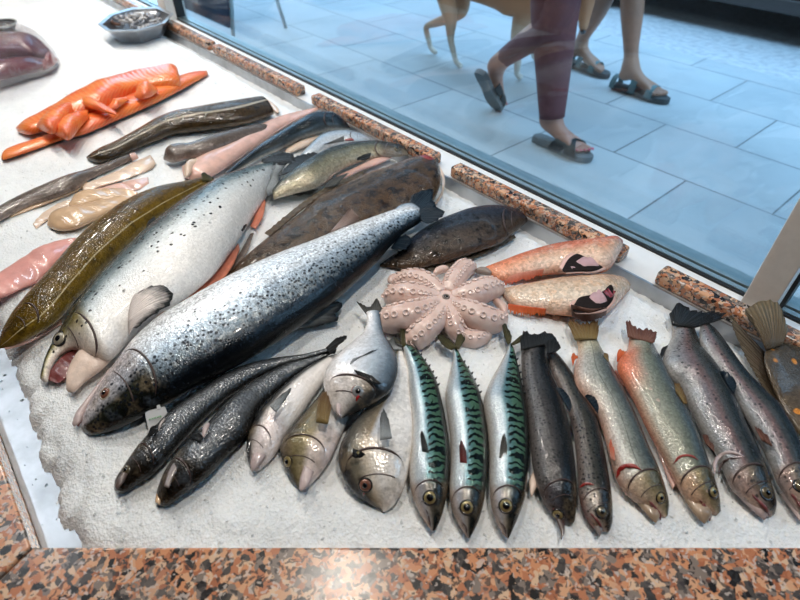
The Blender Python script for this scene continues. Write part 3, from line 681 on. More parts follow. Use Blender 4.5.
M_['redfish_pale'] = fishmat('pale_redfish_skin', [(0, (.80, .42, .28)), (.2, (.78, .60, .50)), (.5, (.78, .68, .58)), (.8, (.72, .58, .46)), (1, (.62, .44, .34))], wob=.25, mott=(60, .5, (.72, .45, .26)), scales=280, bump=.5, metal=.05, rough=.28)
M_['pinkflesh'] = simple('pale_pink_flesh', (.78, .52, .45), .3, 0, 45, .35, .25, coat=.4, **{'Subsurface Weight': .1, 'Subsurface Radius': (.01, .004, .003)})
M_['paleflesh'] = simple('pale_fillet_flesh', (.78, .62, .50), .28, 0, 40, .22, .25, coat=.5, **{'Subsurface Weight': .1, 'Subsurface Radius': (.01, .006, .004)})
M_['amberflesh'] = simple('amber_fillet_flesh', (.70, .50, .33), .24, 0, 40, .3, .25, coat=.6)
M_['roseflesh'] = simple('rose_fillet_flesh', (.78, .40, .36), .28, 0, 38, .3, .3, coat=.5, **{'Subsurface Weight': .1, 'Subsurface Radius': (.012, .004, .003)})
M_['redflesh'] = simple('salmon_belly_flesh', (.80, .30, .19), .3, 0, 60, .35, .3, coat=.5)
M_['mouth'] = simple('mouth_lining', (.22, .05, .048), .45, 0, 50, .5, .3, coat=.4)
M_['gill_red'] = simple('gill_red', (.34, .035, .03), .3, 0, 60, .5, .4, coat=.4)
M_['jaw_pale'] = simple('jaw_pale', (.86, .70, .60), .35, 0, 60, .35, .3, coat=.2)
M_['jaw_olive'] = simple('jaw_olive', (.50, .38, .28), .32, 0, 60, .6, .3, coat=.2)
M_['jaw_grey'] = simple('jaw_grey', (.28, .24, .23), .3, 0, 45, .4, .2, coat=.5)
M_['jaw_dusk'] = simple('jaw_dusk', (.14, .10, .09), .3, 0, 45, .5, .2, coat=.5)
M_['jaw_lilac'] = simple('jaw_lilac', (.56, .46, .45), .32, 0, 60, .5, .3, coat=.2)
M_['cavity'] = simple('body_cavity_black', (.022, .014, .013), .6, 0, 60, .4, .6, **{'Specular IOR Level': .15})
M_['cavity_red'] = simple('body_cavity_red', (.30, .05, .06), .25, 0, 45, .5, .4, coat=.5)
M_['cav_ice'] = simple('cavity_pink_lining', (.58, .38, .40), .4, 0, 60, .4, .5, coat=.4)
M_['gill_brown'] = finmat('gill_brown', (.10, .05, .035), (.16, .08, .05), rays=14, dark=.7)
M_['iris_pale'] = simple('iris_pale', (.46, .42, .34), .12, .2, 200, .3, 0, coat=1)
M_['iris_gold'] = simple('iris_gold', (.36, .29, .14), .12, .3, 200, .3, 0, coat=1)
M_['iris_dim'] = simple('iris_dim', (.16, .13, .08), .12, .2, 200, .3, 0, coat=1)
M_['iris_blue'] = simple('iris_grey', (.34, .35, .36), .12, .2, 200, .3, 0, coat=1)
M_['iris_red'] = simple('iris_red_brown', (.28, .13, .09), .12, .2, 200, .3, 0, coat=1)
M_['blood'] = simple('blood', (.36, .012, .012), .15, 0, 90, .3, .1, coat=1)
M_['rim_dark'] = simple('eye_rim_dark', (.03, .03, .03), .2, 0, coat=.8)
M_['rim_pale'] = simple('eye_rim_pale', (.55, .50, .42), .2, .2, coat=.8)
FM = dict(dark=finmat('fin_dark', (.06, .065, .07), (.018, .02, .022)), pale=finmat('fin_pale', (.92, .84, .80), (.03, .035, .035), dark=.2, ramp0=.5), rose=finmat('fin_rose', (.74, .60, .55), (.34, .25, .22)),
          blue=finmat('fin_blue', (.03, .06, .09), (.012, .03, .05)), grey=finmat('fin_grey', (.22, .22, .21), (.09, .09, .085)), spot=finmat('fin_spotted', (.40, .42, .42), (.03, .035, .04)),
          olive=finmat('fin_olive', (.20, .18, .09), (.07, .07, .04)), red=finmat('fin_red', (.80, .20, .08), (.86, .28, .12), dark=.3), redpale=finmat('fin_red_pale', (.82, .42, .32), (.80, .22, .12), dark=.3),
          amber=finmat('fin_amber', (.40, .30, .14), (.24, .15, .07)), rust=finmat('fin_rust', (.36, .20, .15), (.20, .09, .07)), brown=finmat('fin_brown', (.13, .09, .055), (.15, .12, .08), rays=16),
          tan=finmat('fin_tan', (.17, .12, .065), (.26, .21, .14), rays=18, dark=.6), silver=finmat('fin_silver', (.55, .58, .60), (.16, .18, .19)), maroon=finmat('fin_maroon', (.25, .03, .03), (.08, .02, .02)))
M_['slit'] = simple('gill_slit_dark', (.09, .055, .05), .35, 0, 60, .4, .1)
def fish(name, label, cat, A, B, mat, ratio=.6, z0=-.003, group=None, gill=None, gillmat=None, **k):
    L = Loft(A, B, ratio, z0, **k)
    base = L.C[L.N // 2].copy(); base[2] = float(L.G[:, :, 2].min())
    root = thing(name, label, cat, base, group)
    L.obj('body', mat, root)
    if gill:
        V, Fc, uv = L.patch(*gill[:5]); mk('gill_cover', V, Fc, gillmat or mat, root, uv=uv)
        na = 14; edge = np.array(V[12 * (na + 1):13 * (na + 1)]); sz = float(L.a.max())
        V2, F2 = tube(edge[1:-1], np.interp(np.arange(na - 1), [0, 3, na - 5, na - 2], [.0003, 1, 1, .0003]) * min(.0016, sz * .035), 8); mk('gill_slit', V2, F2, M_['slit'], root)
        pre = np.array(V[7 * (na + 1):8 * (na + 1)]); V2, F2 = tube(pre[3:-3], min(.0009, sz * .018), 6); mk('cheek_line', V2, F2, M_['slit'], root)
    return L, root
def slit(root, L, pts, r, mat, name='gill_slit', lift=.0008):
    q = cr(pts, 14); P = []
    for x, y in q:
        p, n, _ = L.at(x, y); P.append(p + n * lift)
    V, Fc = tube(P, np.interp(np.arange(14), [0, 3, 10, 13], [.15, 1, 1, .15]) * r, 8, squash=.8); return mk(name, V, Fc, mat, root)
def part(root, name, A, B, mat, ratio=.5, z0=0.0, **k):
    L = Loft(A, B, ratio, z0, N=k.pop('N', 24), M=k.pop('M', 16), **k); L.obj(name, mat, root); return L

# ---- big salmon with the white flank and open mouth
SPINK = simple('salmon_gill_cover', (.80, .70, .62), .3, 0, 30, .2, .2, coat=.5)
L, r = fish('salmon', 'large salmon with white flank and wide open mouth, pink slit belly', 'fish',
    [(40, 378), (45, 358), (55, 337), (66, 319), (80, 298), (100, 273), (120, 252), (138, 234), (156, 218), (180, 200), (200, 188), (220, 177), (240, 170), (260, 165), (278, 164)],
    [(42, 381), (48, 383), (51, 370), (60, 356), (76, 350), (94, 360), (108, 361), (119, 352), (130, 340), (150, 323), (180, 302), (200, 287), (216, 272), (232, 251), (246, 229), (258, 208), (268, 190)],
    M_['salmon_white'], [(0, .5), (.1, .6), (.3, .46), (.7, .48), (1, .6)], -.004, N=90, M=40, gill=(.10, .275, .75, 2.75, .0032))
part(r, 'lower_jaw', [(66, 389), (66, 376), (71, 362), (80, 350), (96, 345)], [(68, 392), (75, 392), (88, 380), (104, 368), (118, 352)], M_['jaw_pale'], .45, .004)
part(r, 'mouth', [(47, 379), (53, 366), (66, 353), (80, 348)], [(50, 381), (58, 383), (68, 376), (82, 356)], M_['mouth'], .1, -.001, lump=.0015)
add_eye(r, L, 60, 339, 4.6, M_['iris_pale'], rim=M_['rim_dark'])
add_fin(r, 'pectoral_fin', [(130, 306), (128, 318), (129, 336)], [(140, 292), (154, 285), (168, 286), (174, 291), (175, 299), (169, 306), (150, 318), (137, 328)], [.062, .06, .045], [.068, .06, .05], FM['pale'], m=9, jag=.1, nr=8, bow=.006)
add_fin(r, 'tail_fin', [(276, 164), (266, 190)], [(288, 164), (281, 172), (279, 178), (281, 186), (284, 190), (268, 197)], [.03, .026], [.026, .02], FM['silver'])
add_fin(r, 'anal_fin', [(243, 231), (247, 225)], [(235, 228), (246, 224)], [.032, .03], [.035, .034], FM['dark'], n=8, m=4)
part(r, 'belly_flap', [(178, 303), (200, 287), (216, 272), (232, 251), (238, 243)], [(180, 306), (201, 296), (221, 282), (233, 266), (240, 249)], M_['redflesh'], .35, .004)
part(r, 'belly_flap', [(250, 226), (257, 211), (264, 199)], [(256, 229), (263, 217), (266, 203)], M_['redflesh'], .35, .004)
part(r, 'belly_lining', [(226, 280), (238, 256), (250, 234)], [(230, 276), (246, 254), (254, 233)], M_['grey_skin'], .3, .0)

# ---- big dark-backed salmon
L, r = fish('salmon', 'large silver salmon with blue black back and fine black spots', 'fish',
    [(82, 430), (90, 436), (110, 432), (130, 424), (150, 413), (172, 401), (200, 384), (220, 374), (250, 358), (286, 336), (312, 318), (338, 299), (360, 279), (378, 262), (392, 246), (405, 233), (422, 222)],
    [(81, 428), (84, 416), (92, 398), (105, 376), (120, 355), (132, 339), (154, 319), (180, 303), (200, 291), (220, 280), (244, 268), (280, 253), (310, 242), (340, 230), (375, 217), (398, 209), (412, 207)],
    M_['salmon_dark'], [(0, .7), (.25, .58), (.7, .58), (1, .6)], [(0, -.004), (.6, .0), (.8, .012), (1, .03)], N=90, M=40, gill=(.07, .245, .6, 2.7, .0032))
part(r, 'lower_jaw', [(74, 427), (80, 423), (86, 411), (93, 399), (108, 380)], [(72, 424), (76, 412), (84, 402), (94, 389), (110, 368)], M_['jaw_lilac'], .5, .004)
part(r, 'mouth', [(78, 427), (84, 418), (90, 404), (97, 394)], [(76, 424), (80, 414), (87, 402), (95, 391)], M_['mouth'], .3, .004)
add_eye(r, L, 106, 393.5, 4.0, M_['iris_red'], rim=M_['rim_pale'])
add_fin(r, 'pectoral_fin', [(141, 333), (146, 329)], [(160, 313), (178, 306), (170, 314), (152, 329)], [.04, .045], [.055, .055], FM['rose'], n=14, m=8, nr=4)
add_fin(r, 'pelvic_fin', [(331, 232), (358, 221)], [(349, 209), (352, 208), (356, 213), (361, 218)], [.05, .05], [.075, .07], FM['rose'], jag=.05)
add_fin(r, 'dorsal_fin', [(296, 328), (325, 306)], [(312, 327), (336, 322), (340, 318), (335, 314), (343, 309), (344, 302), (332, 302)], [.018, .02], [.008, .014], FM['spot'], jag=.1)
add_fin(r, 'adipose_fin', [(391, 248), (398, 238)], [(398, 251), (408, 248), (412, 239), (406, 234)], [.03, .035], [.03, .035], FM['blue'], n=14)
add_fin(r, 'tail_fin', [(408, 207), (422, 221)], [(412, 194), (424, 190), (434, 189), (435, 197), (438, 205), (448, 213), (438, 220), (428, 224)], [.05, .045], [.06, .05], FM['blue'], jag=.15)
# pale tail-root pad
L2 = part(r, 'tail_root', [(392, 212), (400, 205), (412, 203), (420, 208)], [(393, 216), (402, 214), (412, 213), (419, 212)], M_['silver'], .5, .048)
# price tag under the jaw
def solid_quad(q, zs, th):
    P4 = [unp(*p, z) for p, z in zip(q, zs)]; V = P4 + [p + np.array([0, 0, th]) for p in P4]
    return V, [(0, 1, 2, 3), (7, 6, 5, 4), (0, 4, 5, 1), (1, 5, 6, 2), (2, 6, 7, 3), (3, 7, 4, 0)]
tagp = unp(155, 418, .004)
root = thing('price_tag', 'small white plastic tag lying between the dark salmon head and the sea bass', 'tag', tagp)
v, f = solid_quad([(145, 412), (165, 407), (171, 422), (149, 432)], [.022, .022, .008, .006], .0012); mk('card', v, f, M_['white_paint'], root, smooth=False)
v, f = solid_quad([(157, 410), (161, 409), (160, 405), (157, 406)], [.022, .022, .025, .025], .0012); mk('clip', v, f, M_['white_paint'], root, smooth=False)
GREEN = simple('green_print', (.10, .36, .12), .5)
mm = MB()
for k in range(5):
    x = 149 + k * 2.6; y = 419.3 - k * .75
    mm.add(*solid_quad([(x, y), (x + 1.9, y - .55), (x + 2.1, y + .25), (x + .2, y + .8)], [.0185] * 4, .0005))
mm.obj('green_print', GREEN, root, smooth=False)

# ---- olive brown cod
L, r = fish('cod', 'long olive brown fish with pale lateral line beside the white salmon', 'fish',
    [(-3, 346), (1, 332), (6, 322), (13, 311), (24, 298), (40, 280), (56, 262), (74, 241), (96, 221), (120, 203), (140, 193), (160, 186), (182, 182), (200, 178), (212, 177)],
    [(-1, 349), (14, 346), (34, 337), (58, 322), (80, 297), (105, 269), (130, 246), (160, 220), (185, 200), (204, 186), (214, 180)],
    M_['cod'], [(0, .6), (.5, .5), (1, .5)], [(0, -.004), (1, .006)], N=80, M=32, lump=.0012, gill=(.05, .2, .7, 2.3, .002))
part(r, 'belly', [(4, 346), (20, 334), (40, 326), (60, 318)], [(6, 350), (24, 345), (44, 335), (62, 324)], M_['pinkflesh'], .3, -.002)
add_fin(r, 'pelvic_fin', [(138, 238), (146, 229)], [(141, 236), (152, 224), (156, 216), (148, 222)], [.05, .05], [.052, .05], FM['dark'], n=12, m=5)
add_fin(r, 'tail_fin', [(202, 181), (212, 180)], [(201, 174), (204, 172), (209, 175), (214, 178)], [.02, .02], [.025, .02], FM['olive'], n=10, m=5)

# ---- brown tail piece, cut across
L, r = fish('ling_tail', 'dark brown glossy fish tail section with a pale lateral line and cut end', 'fish piece',
    [(86, 157), (97, 149), (118, 140), (138, 129), (164, 115), (200, 107), (228, 103), (258, 99)], [(88, 160), (100, 163), (122, 156), (142, 147), (158, 141), (176, 134), (206, 130), (246, 123), (275, 113)],
    M_['ling'], [(0, .55), (1, .45)], -.003, N=60, lump=.001)
part(r, 'cut_face', [(256, 99), (264, 101), (270, 106), (275, 112)], [(257, 97), (268, 100), (278, 108), (279, 113)], M_['paleflesh'], .4, .002)

# ---- grey skinned fillet folded over, pink flesh outside
L, r = fish('folded_fillet', 'folded grey skinned fillet with pink flesh beside the blue black fish', 'fish piece',
    [(163, 158), (166, 148), (176, 144), (190, 143), (216, 134), (244, 127), (262, 124), (270, 126)], [(164, 160), (174, 163), (186, 160), (202, 158), (228, 149), (250, 139), (266, 132), (271, 128)],
    M_['grey_skin'], [(0, .7), (1, .5)], [(0, .004), (1, .012)], N=50)
part(r, 'flesh', [(182, 166), (200, 156), (228, 143), (255, 127), (280, 116), (300, 111), (318, 107)], [(184, 178), (196, 181), (214, 176), (238, 160), (262, 143), (290, 124), (319, 110)], M_['pinkflesh'], .35, -.003, N=40, M=20, lump=.001)
part(r, 'fold', [(184, 176), (184, 166), (190, 160), (200, 159)], [(187, 178), (192, 173), (195, 167), (203, 162)], M_['paleflesh'], .6, .014)

# ---- blue black fish
L, r = fish('pollock', 'slender blue black fish lying nearest the fillet, dark head at the granite blocks', 'fish',
    [(350, 127), (345, 120), (338, 114), (330, 112), (314, 113), (300, 120), (288, 127), (272, 137), (258, 146), (240, 160), (224, 174)], [(350, 129), (342, 130), (330, 131), (314, 136), (298, 142), (282, 150), (264, 157), (250, 164), (228, 178)],
    M_['blue_fish'], [(0, .6), (1, .55)], [(0, -.002), (1, .005)], N=60, gill=(.05, .2, .6, 2.4, .002))
part(r, 'belly', [(318, 135), (300, 141), (286, 149)], [(320, 138), (306, 147), (286, 155)], M_['paleflesh'], .4, .0)
# ---- silver fish behind the bass
L, r = fish('silver_fish', 'pale silver fish lying between the blue black fish and the sea bass', 'fish',
    [(370, 138), (358, 132), (340, 130), (322, 134), (308, 146), (294, 162)], [(370, 140), (356, 144), (332, 147), (312, 158), (296, 163)], M_['silver'], .5, -.001, N=40, gill=(.05, .25, .7, 2.4, .002))
add_fin(r, 'pectoral_fin', [(344, 136), (344, 141)], [(330, 142), (322, 145), (328, 144)], [.035, .034], [.036, .034], FM['grey'], n=10, m=5)
add_fin(r, 'tail_fin', [(293, 154), (296, 162)], [(282, 152), (264, 158), (262, 163), (280, 165)], [.03, .03], [.03, .03], FM['dark'])
part(r, 'gill', [(345, 139), (350, 138), (354, 139)], [(345, 141), (350, 141), (354, 141)], M_['gill_red'], .5, .034, N=10, M=10)
# ---- golden scaled bass pointing right
L, r = fish('sea_bass', 'silvery gold scaled bass with its head towards the granite blocks', 'fish',
    [(409, 153), (404, 146), (394, 143), (380, 141), (368, 141), (348, 143), (328, 149), (310, 158), (294, 168), (280, 180), (272, 190)], [(408, 155), (396, 157), (380, 158), (366, 161), (350, 167), (334, 176), (318, 188), (300, 193), (284, 197), (274, 200)],
    M_['bass'], .5, [(0, .01), (.4, .006), (1, .01)], N=60, M=30, gill=(.06, .235, .5, 2.6, .0028))
add_fin(r, 'pectoral_fin', [(371, 153), (370, 158)], [(362, 155), (356, 159), (362, 161)], [.055, .05], [.056, .052], FM['dark'], n=12, m=6)
add_fin(r, 'dorsal_fin', [(320, 155), (288, 173)], [(314, 152), (296, 156), (288, 164), (278, 176)], [.035, .03], [.032, .028], FM['dark'])
add_fin(r, 'anal_fin', [(318, 189), (300, 193)], [(312, 194), (294, 196), (292, 195)], [.014, .014], [.012, .012], FM['grey'], n=12, m=5)
add_fin(r, 'pelvic_fin', [(336, 172), (332, 177)], [(330, 176), (322, 186), (320, 187)], [.035, .03], [.03, .025], FM['rose'], n=10, m=5)
add_eye(r, L, 397, 149, 2.6, M_['iris_dim'])
part(r, 'belly_flap', [(394, 152), (376, 157), (354, 168), (336, 176)], [(396, 155), (382, 163), (356, 173), (338, 182)], M_['pinkflesh'], .35, .008)

# ---- brown halibut
L, r = fish('halibut', 'broad dark brown flatfish with glossy wet back lying behind the dark salmon', 'fish',
    [(437, 164), (432, 158), (424, 156), (408, 158), (388, 166), (366, 173), (342, 184), (320, 195), (300, 211), (280, 227), (260, 243), (238, 263), (224, 277)], [(440, 168), (441, 180), (438, 192), (430, 203), (405, 216), (372, 232), (340, 246), (308, 258), (276, 268), (246, 276), (226, 279)],
    M_['halibut'], [(0, .30), (.5, .26), (1, .3)], [(0, .026), (.12, .014), (.3, .0), (1, -.003)], N=70, M=32, lump=.0018)
part(r, 'gill', [(434, 159), (427, 155), (418, 156)], [(432, 163), (425, 162), (418, 160)], M_['gill_red'], .4, .04, N=14, M=12)
part(r, 'belly', [(437, 166), (442, 178), (441, 192), (434, 204)], [(440, 166), (445, 178), (443, 194), (437, 204)], M_['paleflesh'], .35, .0, N=16)
add_fin(r, 'dorsal_fin', [(366, 175), (320, 197), (270, 236)], [(362, 171), (314, 194), (264, 233)], [.03, .03, .02], [.024, .024, .014], FM['brown'], m=4, nr=18, n=40)
add_fin(r, 'pectoral_fin', [(340, 181), (336, 185)], [(350, 172), (330, 179), (322, 189)], [.035, .035], [.042, .035], FM['grey'], n=10, m=5)

# ---- dark sole on the right
L, r = fish('sole', 'dark mottled flatfish between the octopus and the granite sill', 'fish',
    [(528, 219), (522, 212), (510, 207), (490, 205), (468, 208), (448, 215), (430, 223), (412, 236), (398, 251), (380, 264)], [(527, 222), (516, 232), (502, 243), (480, 251), (458, 258), (434, 265), (408, 269), (380, 267)],
    M_['sole'], [(0, .42), (1, .36)], -.003, N=60, M=30, lump=.001, gill=(.06, .2, .6, 2.4, .0022))
add_fin(r, 'dorsal_fin', [(514, 235), (482, 251), (440, 265), (400, 269)], [(516, 238), (484, 255), (442, 269), (400, 271)], [.004] * 4, [.001] * 4, FM['brown'], m=4, nr=22, n=50)

# ---- two headless redfish
for (lab, A, B, mt, cavA, cavB, inA, inB, finA, finT, z) in [
    ('headless pink and red fish with an open dark cavity, the one nearer the granite', [(482, 268), (500, 261), (524, 252), (552, 244), (580, 240), (600, 238), (614, 236), (622, 240)], [(484, 274), (500, 281), (522, 278), (546, 275), (566, 274), (590, 273), (610, 270), (622, 250)], M_['redfish'],
     [(562, 270), (569, 258), (580, 252), (594, 250), (606, 252), (609, 258)], [(564, 272), (578, 271), (592, 271), (602, 268), (607, 263), (609, 260)],
     [(570, 266), (584, 256), (598, 254), (606, 257)], [(572, 269), (586, 267), (600, 266), (606, 261)], [(544, 269), (516, 274), (504, 281)], [(542, 277), (520, 283), (501, 287)], [(0, .027), (.22, .02), (.5, -.003)]),
    ('headless pale pink fish with an open dark cavity, the one nearer the char tails', [(500, 289), (514, 286), (528, 283), (560, 277), (592, 274), (612, 275), (624, 278), (630, 284)], [(500, 292), (512, 306), (530, 311), (548, 314), (566, 316), (588, 318), (608, 314), (630, 290)], M_['redfish_pale'],
     [(572, 308), (582, 293), (596, 284), (606, 281), (613, 286), (614, 294)], [(574, 312), (588, 312), (600, 310), (608, 306), (613, 300), (614, 296)],
     [(584, 304), (594, 289), (606, 286), (612, 290)], [(586, 306), (598, 305), (607, 302), (612, 295)], [(546, 309), (522, 306), (508, 304)], [(545, 317), (524, 317), (508, 313)], -.002)]:
    L, r = fish('redfish', lab, 'fish', A[::-1], B[::-1], mt, [(0, .5), (.3, .55), (1, .5)], z, group='headless red fish', N=60, M=30)
    z1 = L.at(np.mean([p[0] for p in cavA + cavB]), np.mean([p[1] for p in cavA + cavB]))[0][2]
    part(r, 'cavity_rim', [(x - 3, y - 2.5) for x, y in cavA], [(x + 2, y + 2) for x, y in cavB], M_['pinkflesh'], .12, z1 - .007, flat=1)
    part(r, 'cavity', cavA, cavB, M_['cavity'], .12, z1 - .0035, flat=1)
    part(r, 'cavity_lining', inA, inB, M_['cav_ice'], .16, z1 - .0012, flat=1, lump=.0016)
    part(r, 'blood_streak', [(x + 2, y + 1) for x, y in inA[1:]], [(x + 4, y - 4) for x, y in inB[1:]], M_['cavity_red'], .15, z1 - .0005, flat=1, lump=.001)
    add_fin(r, 'anal_fin', finA, finT, [.022, .018, .012], [.01, .006, .004], FM['redpale'] if 'granite' in lab else FM['red'], nr=20, jag=.45, n=44, th=.0007, wave=.0016)
    if 'char' in lab:
        add_fin(r, 'gill_fringe', [(571, 305), (590, 309), (607, 308)], [(572, 318), (588, 322), (606, 316)], [.045, .045, .04], [.018, .02, .02], FM['rust'], nr=9)

# ---- two dark sea bass
for lab, A, B, zz in [
    ('dark slender sea bass lying next to the dark salmon, nose on the ice', [(114, 489), (115, 480), (123, 467), (138, 446), (154, 427), (170, 411), (188, 398), (206, 386), (222, 375), (250, 363), (280, 357), (304, 354), (330, 347)],
     [(115, 491), (124, 493), (140, 483), (152, 476), (170, 457), (188, 437), (208, 416), (226, 400), (246, 386), (272, 371), (300, 361), (331, 352)], [(0, -.003), (.8, .002), (1, .018)]),
    ('dark slender sea bass lying next to the white bellied bream, copper coloured lip', [(155, 502), (157, 490), (163, 474), (173, 458), (187, 441), (206, 424), (222, 406), (240, 390), (262, 376), (286, 364), (312, 357), (330, 352)],
     [(157, 505), (167, 506), (184, 495), (208, 477), (228, 456), (248, 436), (262, 408), (282, 388), (302, 372), (324, 358), (332, 354)], [(0, -.003), (.8, .002), (1, .014)])]:
    L, r = fish('sea_bass', lab, 'fish', A, B, M_['sea_bass'], [(0, .8), (1, .7)], zz, group='dark sea bass', N=64, M=30, gill=(.05, .21, .3, 2.5, .003))
    first = 'salmon' in lab
    ex, ey = (127, 470) if first else (172, 478)
    add_eye(r, L, ex, ey, 3.2, M_['iris_dim'])
    if first:
        add_fin(r, 'tail_fin', [(326, 348), (330, 353)], [(336, 338), (347, 335), (346, 339), (338, 346), (336, 352), (334, 354)], [.03, .028], [.034, .026], FM['dark'], jag=.05)
        add_fin(r, 'pectoral_fin', [(152, 432), (162, 428)], [(158, 424), (150, 428), (147, 438)], [.034, .04], [.036, .036], FM['dark'], n=10, m=5)
        part(r, 'lower_jaw', [(115, 486), (118, 478), (126, 468)], [(117, 490), (124, 482), (129, 472)], M_['jaw_dusk'], .5, .018, N=12, M=12)
        part(r, 'pale_patch', [(158, 430), (159, 424), (164, 418)], [(160, 431), (162, 425), (166, 419)], M_['jaw_grey'], .4, .039, N=12, M=12)
    else:
        add_fin(r, 'pectoral_fin', [(190, 437), (199, 442)], [(192, 432), (200, 433), (204, 438)], [.038, .04], [.040, .04], FM['dark'], n=10, m=5)
        part(r, 'lower_jaw', [(155, 502), (157, 490), (163, 474)], [(160, 505), (163, 494), (167, 478)], M_['amberflesh'], .6, .006, N=14, M=12)
        part(r, 'pale_patch', [(202, 435), (203, 427), (208, 422)], [(204, 438), (208, 430), (210, 424)], M_['jaw_lilac'], .4, .042, N=12, M=12)
        part(r, 'cheek', [(164, 486), (168, 472), (176, 458)], [(169, 488), (175, 474), (186, 460)], M_['jaw_grey'], .35, .03, N=14, M=12)
# ---- sea bream
def bream(lab, A, B, mat, ratio, z0, eye=None, iris=None, blood=False, **k):
    L, r = fish('sea_bream', lab, 'fish', A, B, mat, ratio, z0, group='sea bream', N=64, M=34, **k)
    if eye:
        add_eye(r, L, *eye, iris, rim=M_['blood'] if blood and 'topmost' not in lab else M_['rim_dark'])
        if blood:
            p, n, _ = L.at(eye[0] - 1, eye[1] + 7); V, Fc = tube([L.at(eye[0] + 1, eye[1] + 4)[0] + n * .001, L.at(eye[0] - 1, eye[1] + 7)[0] + n * .001, L.at(eye[0] - 2, eye[1] + 11)[0] + n * .0005], [.0016, .0018, .0008], 8); mk('blood_streak', V, Fc, M_['blood'], r)
    return L, r
L, r = bream('white bellied bream lying next to the dark sea bass, its belly turned up', [(250, 468), (246, 452), (248, 434), (258, 413), (268, 402), (280, 389), (300, 372), (324, 358), (336, 354)], [(252, 471), (260, 470), (276, 454), (288, 432), (302, 414), (314, 396), (324, 382), (332, 368), (338, 357)],
    M_['bream_white'], .65, [(0, -.003), (.6, 0), (1, .01)], gill=(.05, .28, .35, 2.2, .002))
add_fin(r, 'pectoral_fin', [(270, 406), (276, 412)], [(284, 392), (292, 388), (287, 398)], [.045, .05], [.048, .048], FM['silver'], n=12, m=6)
part(r, 'lower_jaw', [(250, 466), (252, 456), (262, 440)], [(253, 471), (259, 466), (272, 448)], M_['jaw_lilac'], .5, .012, N=14, M=12)
part(r, 'head_side', [(246, 452), (249, 440), (256, 424)], [(249, 456), (253, 442), (260, 428)], M_['rim_dark'], .6, .018, N=14, M=12)
L, r = bream('golden headed bream with its white belly turned right, between the two white bellied breams', [(299, 490), (290, 478), (281, 458), (280, 444), (290, 430), (300, 419), (318, 397), (334, 376), (352, 352)], [(301, 491), (308, 487), (320, 474), (332, 456), (342, 434), (349, 416), (356, 396), (362, 376), (366, 356)],
    M_['bream_gold'], .58, [(0, -.003), (.5, -.002), (1, 0)], (288.5, 461.5, 4.2), M_['iris_gold'], gill=(.05, .34, .5, 2.6, .0026))
add_fin(r, 'pectoral_fin', [(316, 422), (328, 424)], [(318, 398), (326, 390), (332, 404)], [.05, .05], [.05, .046], FM['amber'], n=14, m=7)
part(r, 'lower_jaw', [(299, 489), (300, 478), (304, 466)], [(302, 491), (309, 484), (314, 472)], M_['jaw_lilac'], .4, .022, N=14, M=12)
L, r = bream('large bream with red bloodshot eye lying on the ice below the topmost bream', [(382, 511), (364, 500), (348, 486), (339, 466), (339, 450), (347, 432), (362, 412), (378, 394), (390, 372), (396, 350)], [(384, 512), (394, 505), (404, 488), (410, 464), (413, 440), (413, 408), (412, 388), (409, 368), (402, 350)],
    M_['bream_half'], .5, [(0, -.003), (.6, 0), (1, .006)], (365.5, 485, 4.6), M_['iris_red'], True, gill=(.05, .36, .45, 2.7, .003))
add_fin(r, 'pectoral_fin', [(380, 440), (392, 438)], [(380, 416), (384, 408), (389, 420)], [.058, .058], [.056, .05], FM['silver'], n=14, m=7)
add_fin(r, 'gill_tuft', [(353, 449), (362, 452)], [(352, 457), (358, 459), (366, 455)], [.052, .055], [.05, .05], FM['dark'], n=12, m=4)
part(r, 'gold_spot', [(356, 452), (358, 450)], [(358, 455), (361, 452)], M_['iris_gold'], .5, .052, N=8, M=8)
add_fin(r, 'tail_fin', [(394, 350), (402, 350)], [(388, 340), (394, 336), (400, 338), (402, 344)], [.012, .012], [.007, .007], FM['silver'])
L, r = bream('silver blue bream lying on top of the other breams, whole with tail up', [(343, 418), (358, 411), (376, 401), (390, 390), (397, 374), (397, 358), (391, 345), (384, 334), (381, 320), (380, 312)], [(340, 417), (333, 410), (326, 396), (323, 382), (327, 368), (339, 354), (354, 341), (364, 331), (367, 320), (366, 313)],
    M_['bream'], [(0, .5), (.3, .42), (1, .45)], [(0, .034), (.6, .030), (.85, .022), (1, .024)], (358, 391.5, 4.8), M_['iris_blue'], True, gill=(.05, .36, .45, 2.6, .0026))
add_fin(r, 'tail_fin', [(366, 314), (380, 313)], [(356, 301), (362, 304), (369, 307), (373, 303), (377, 298), (382, 308)], [.028, .028], [.03, .03], FM['grey'], jag=.05)
add_fin(r, 'pectoral_fin', [(350, 364), (353, 359)], [(362, 356), (374, 350), (380, 348), (370, 354)], [.068, .068], [.066, .064], FM['silver'], n=12, m=6)
add_fin(r, 'gill_tuft', [(354, 370), (372, 376)], [(358, 375), (372, 384), (382, 384)], [.07, .068], [.068, .066], FM['dark'], n=16, m=4)
part(r, 'lower_jaw', [(336, 412), (336, 402), (339, 392)], [(341, 417), (341, 406), (343, 396)], M_['jaw_lilac'], .5, .045, N=14, M=12)

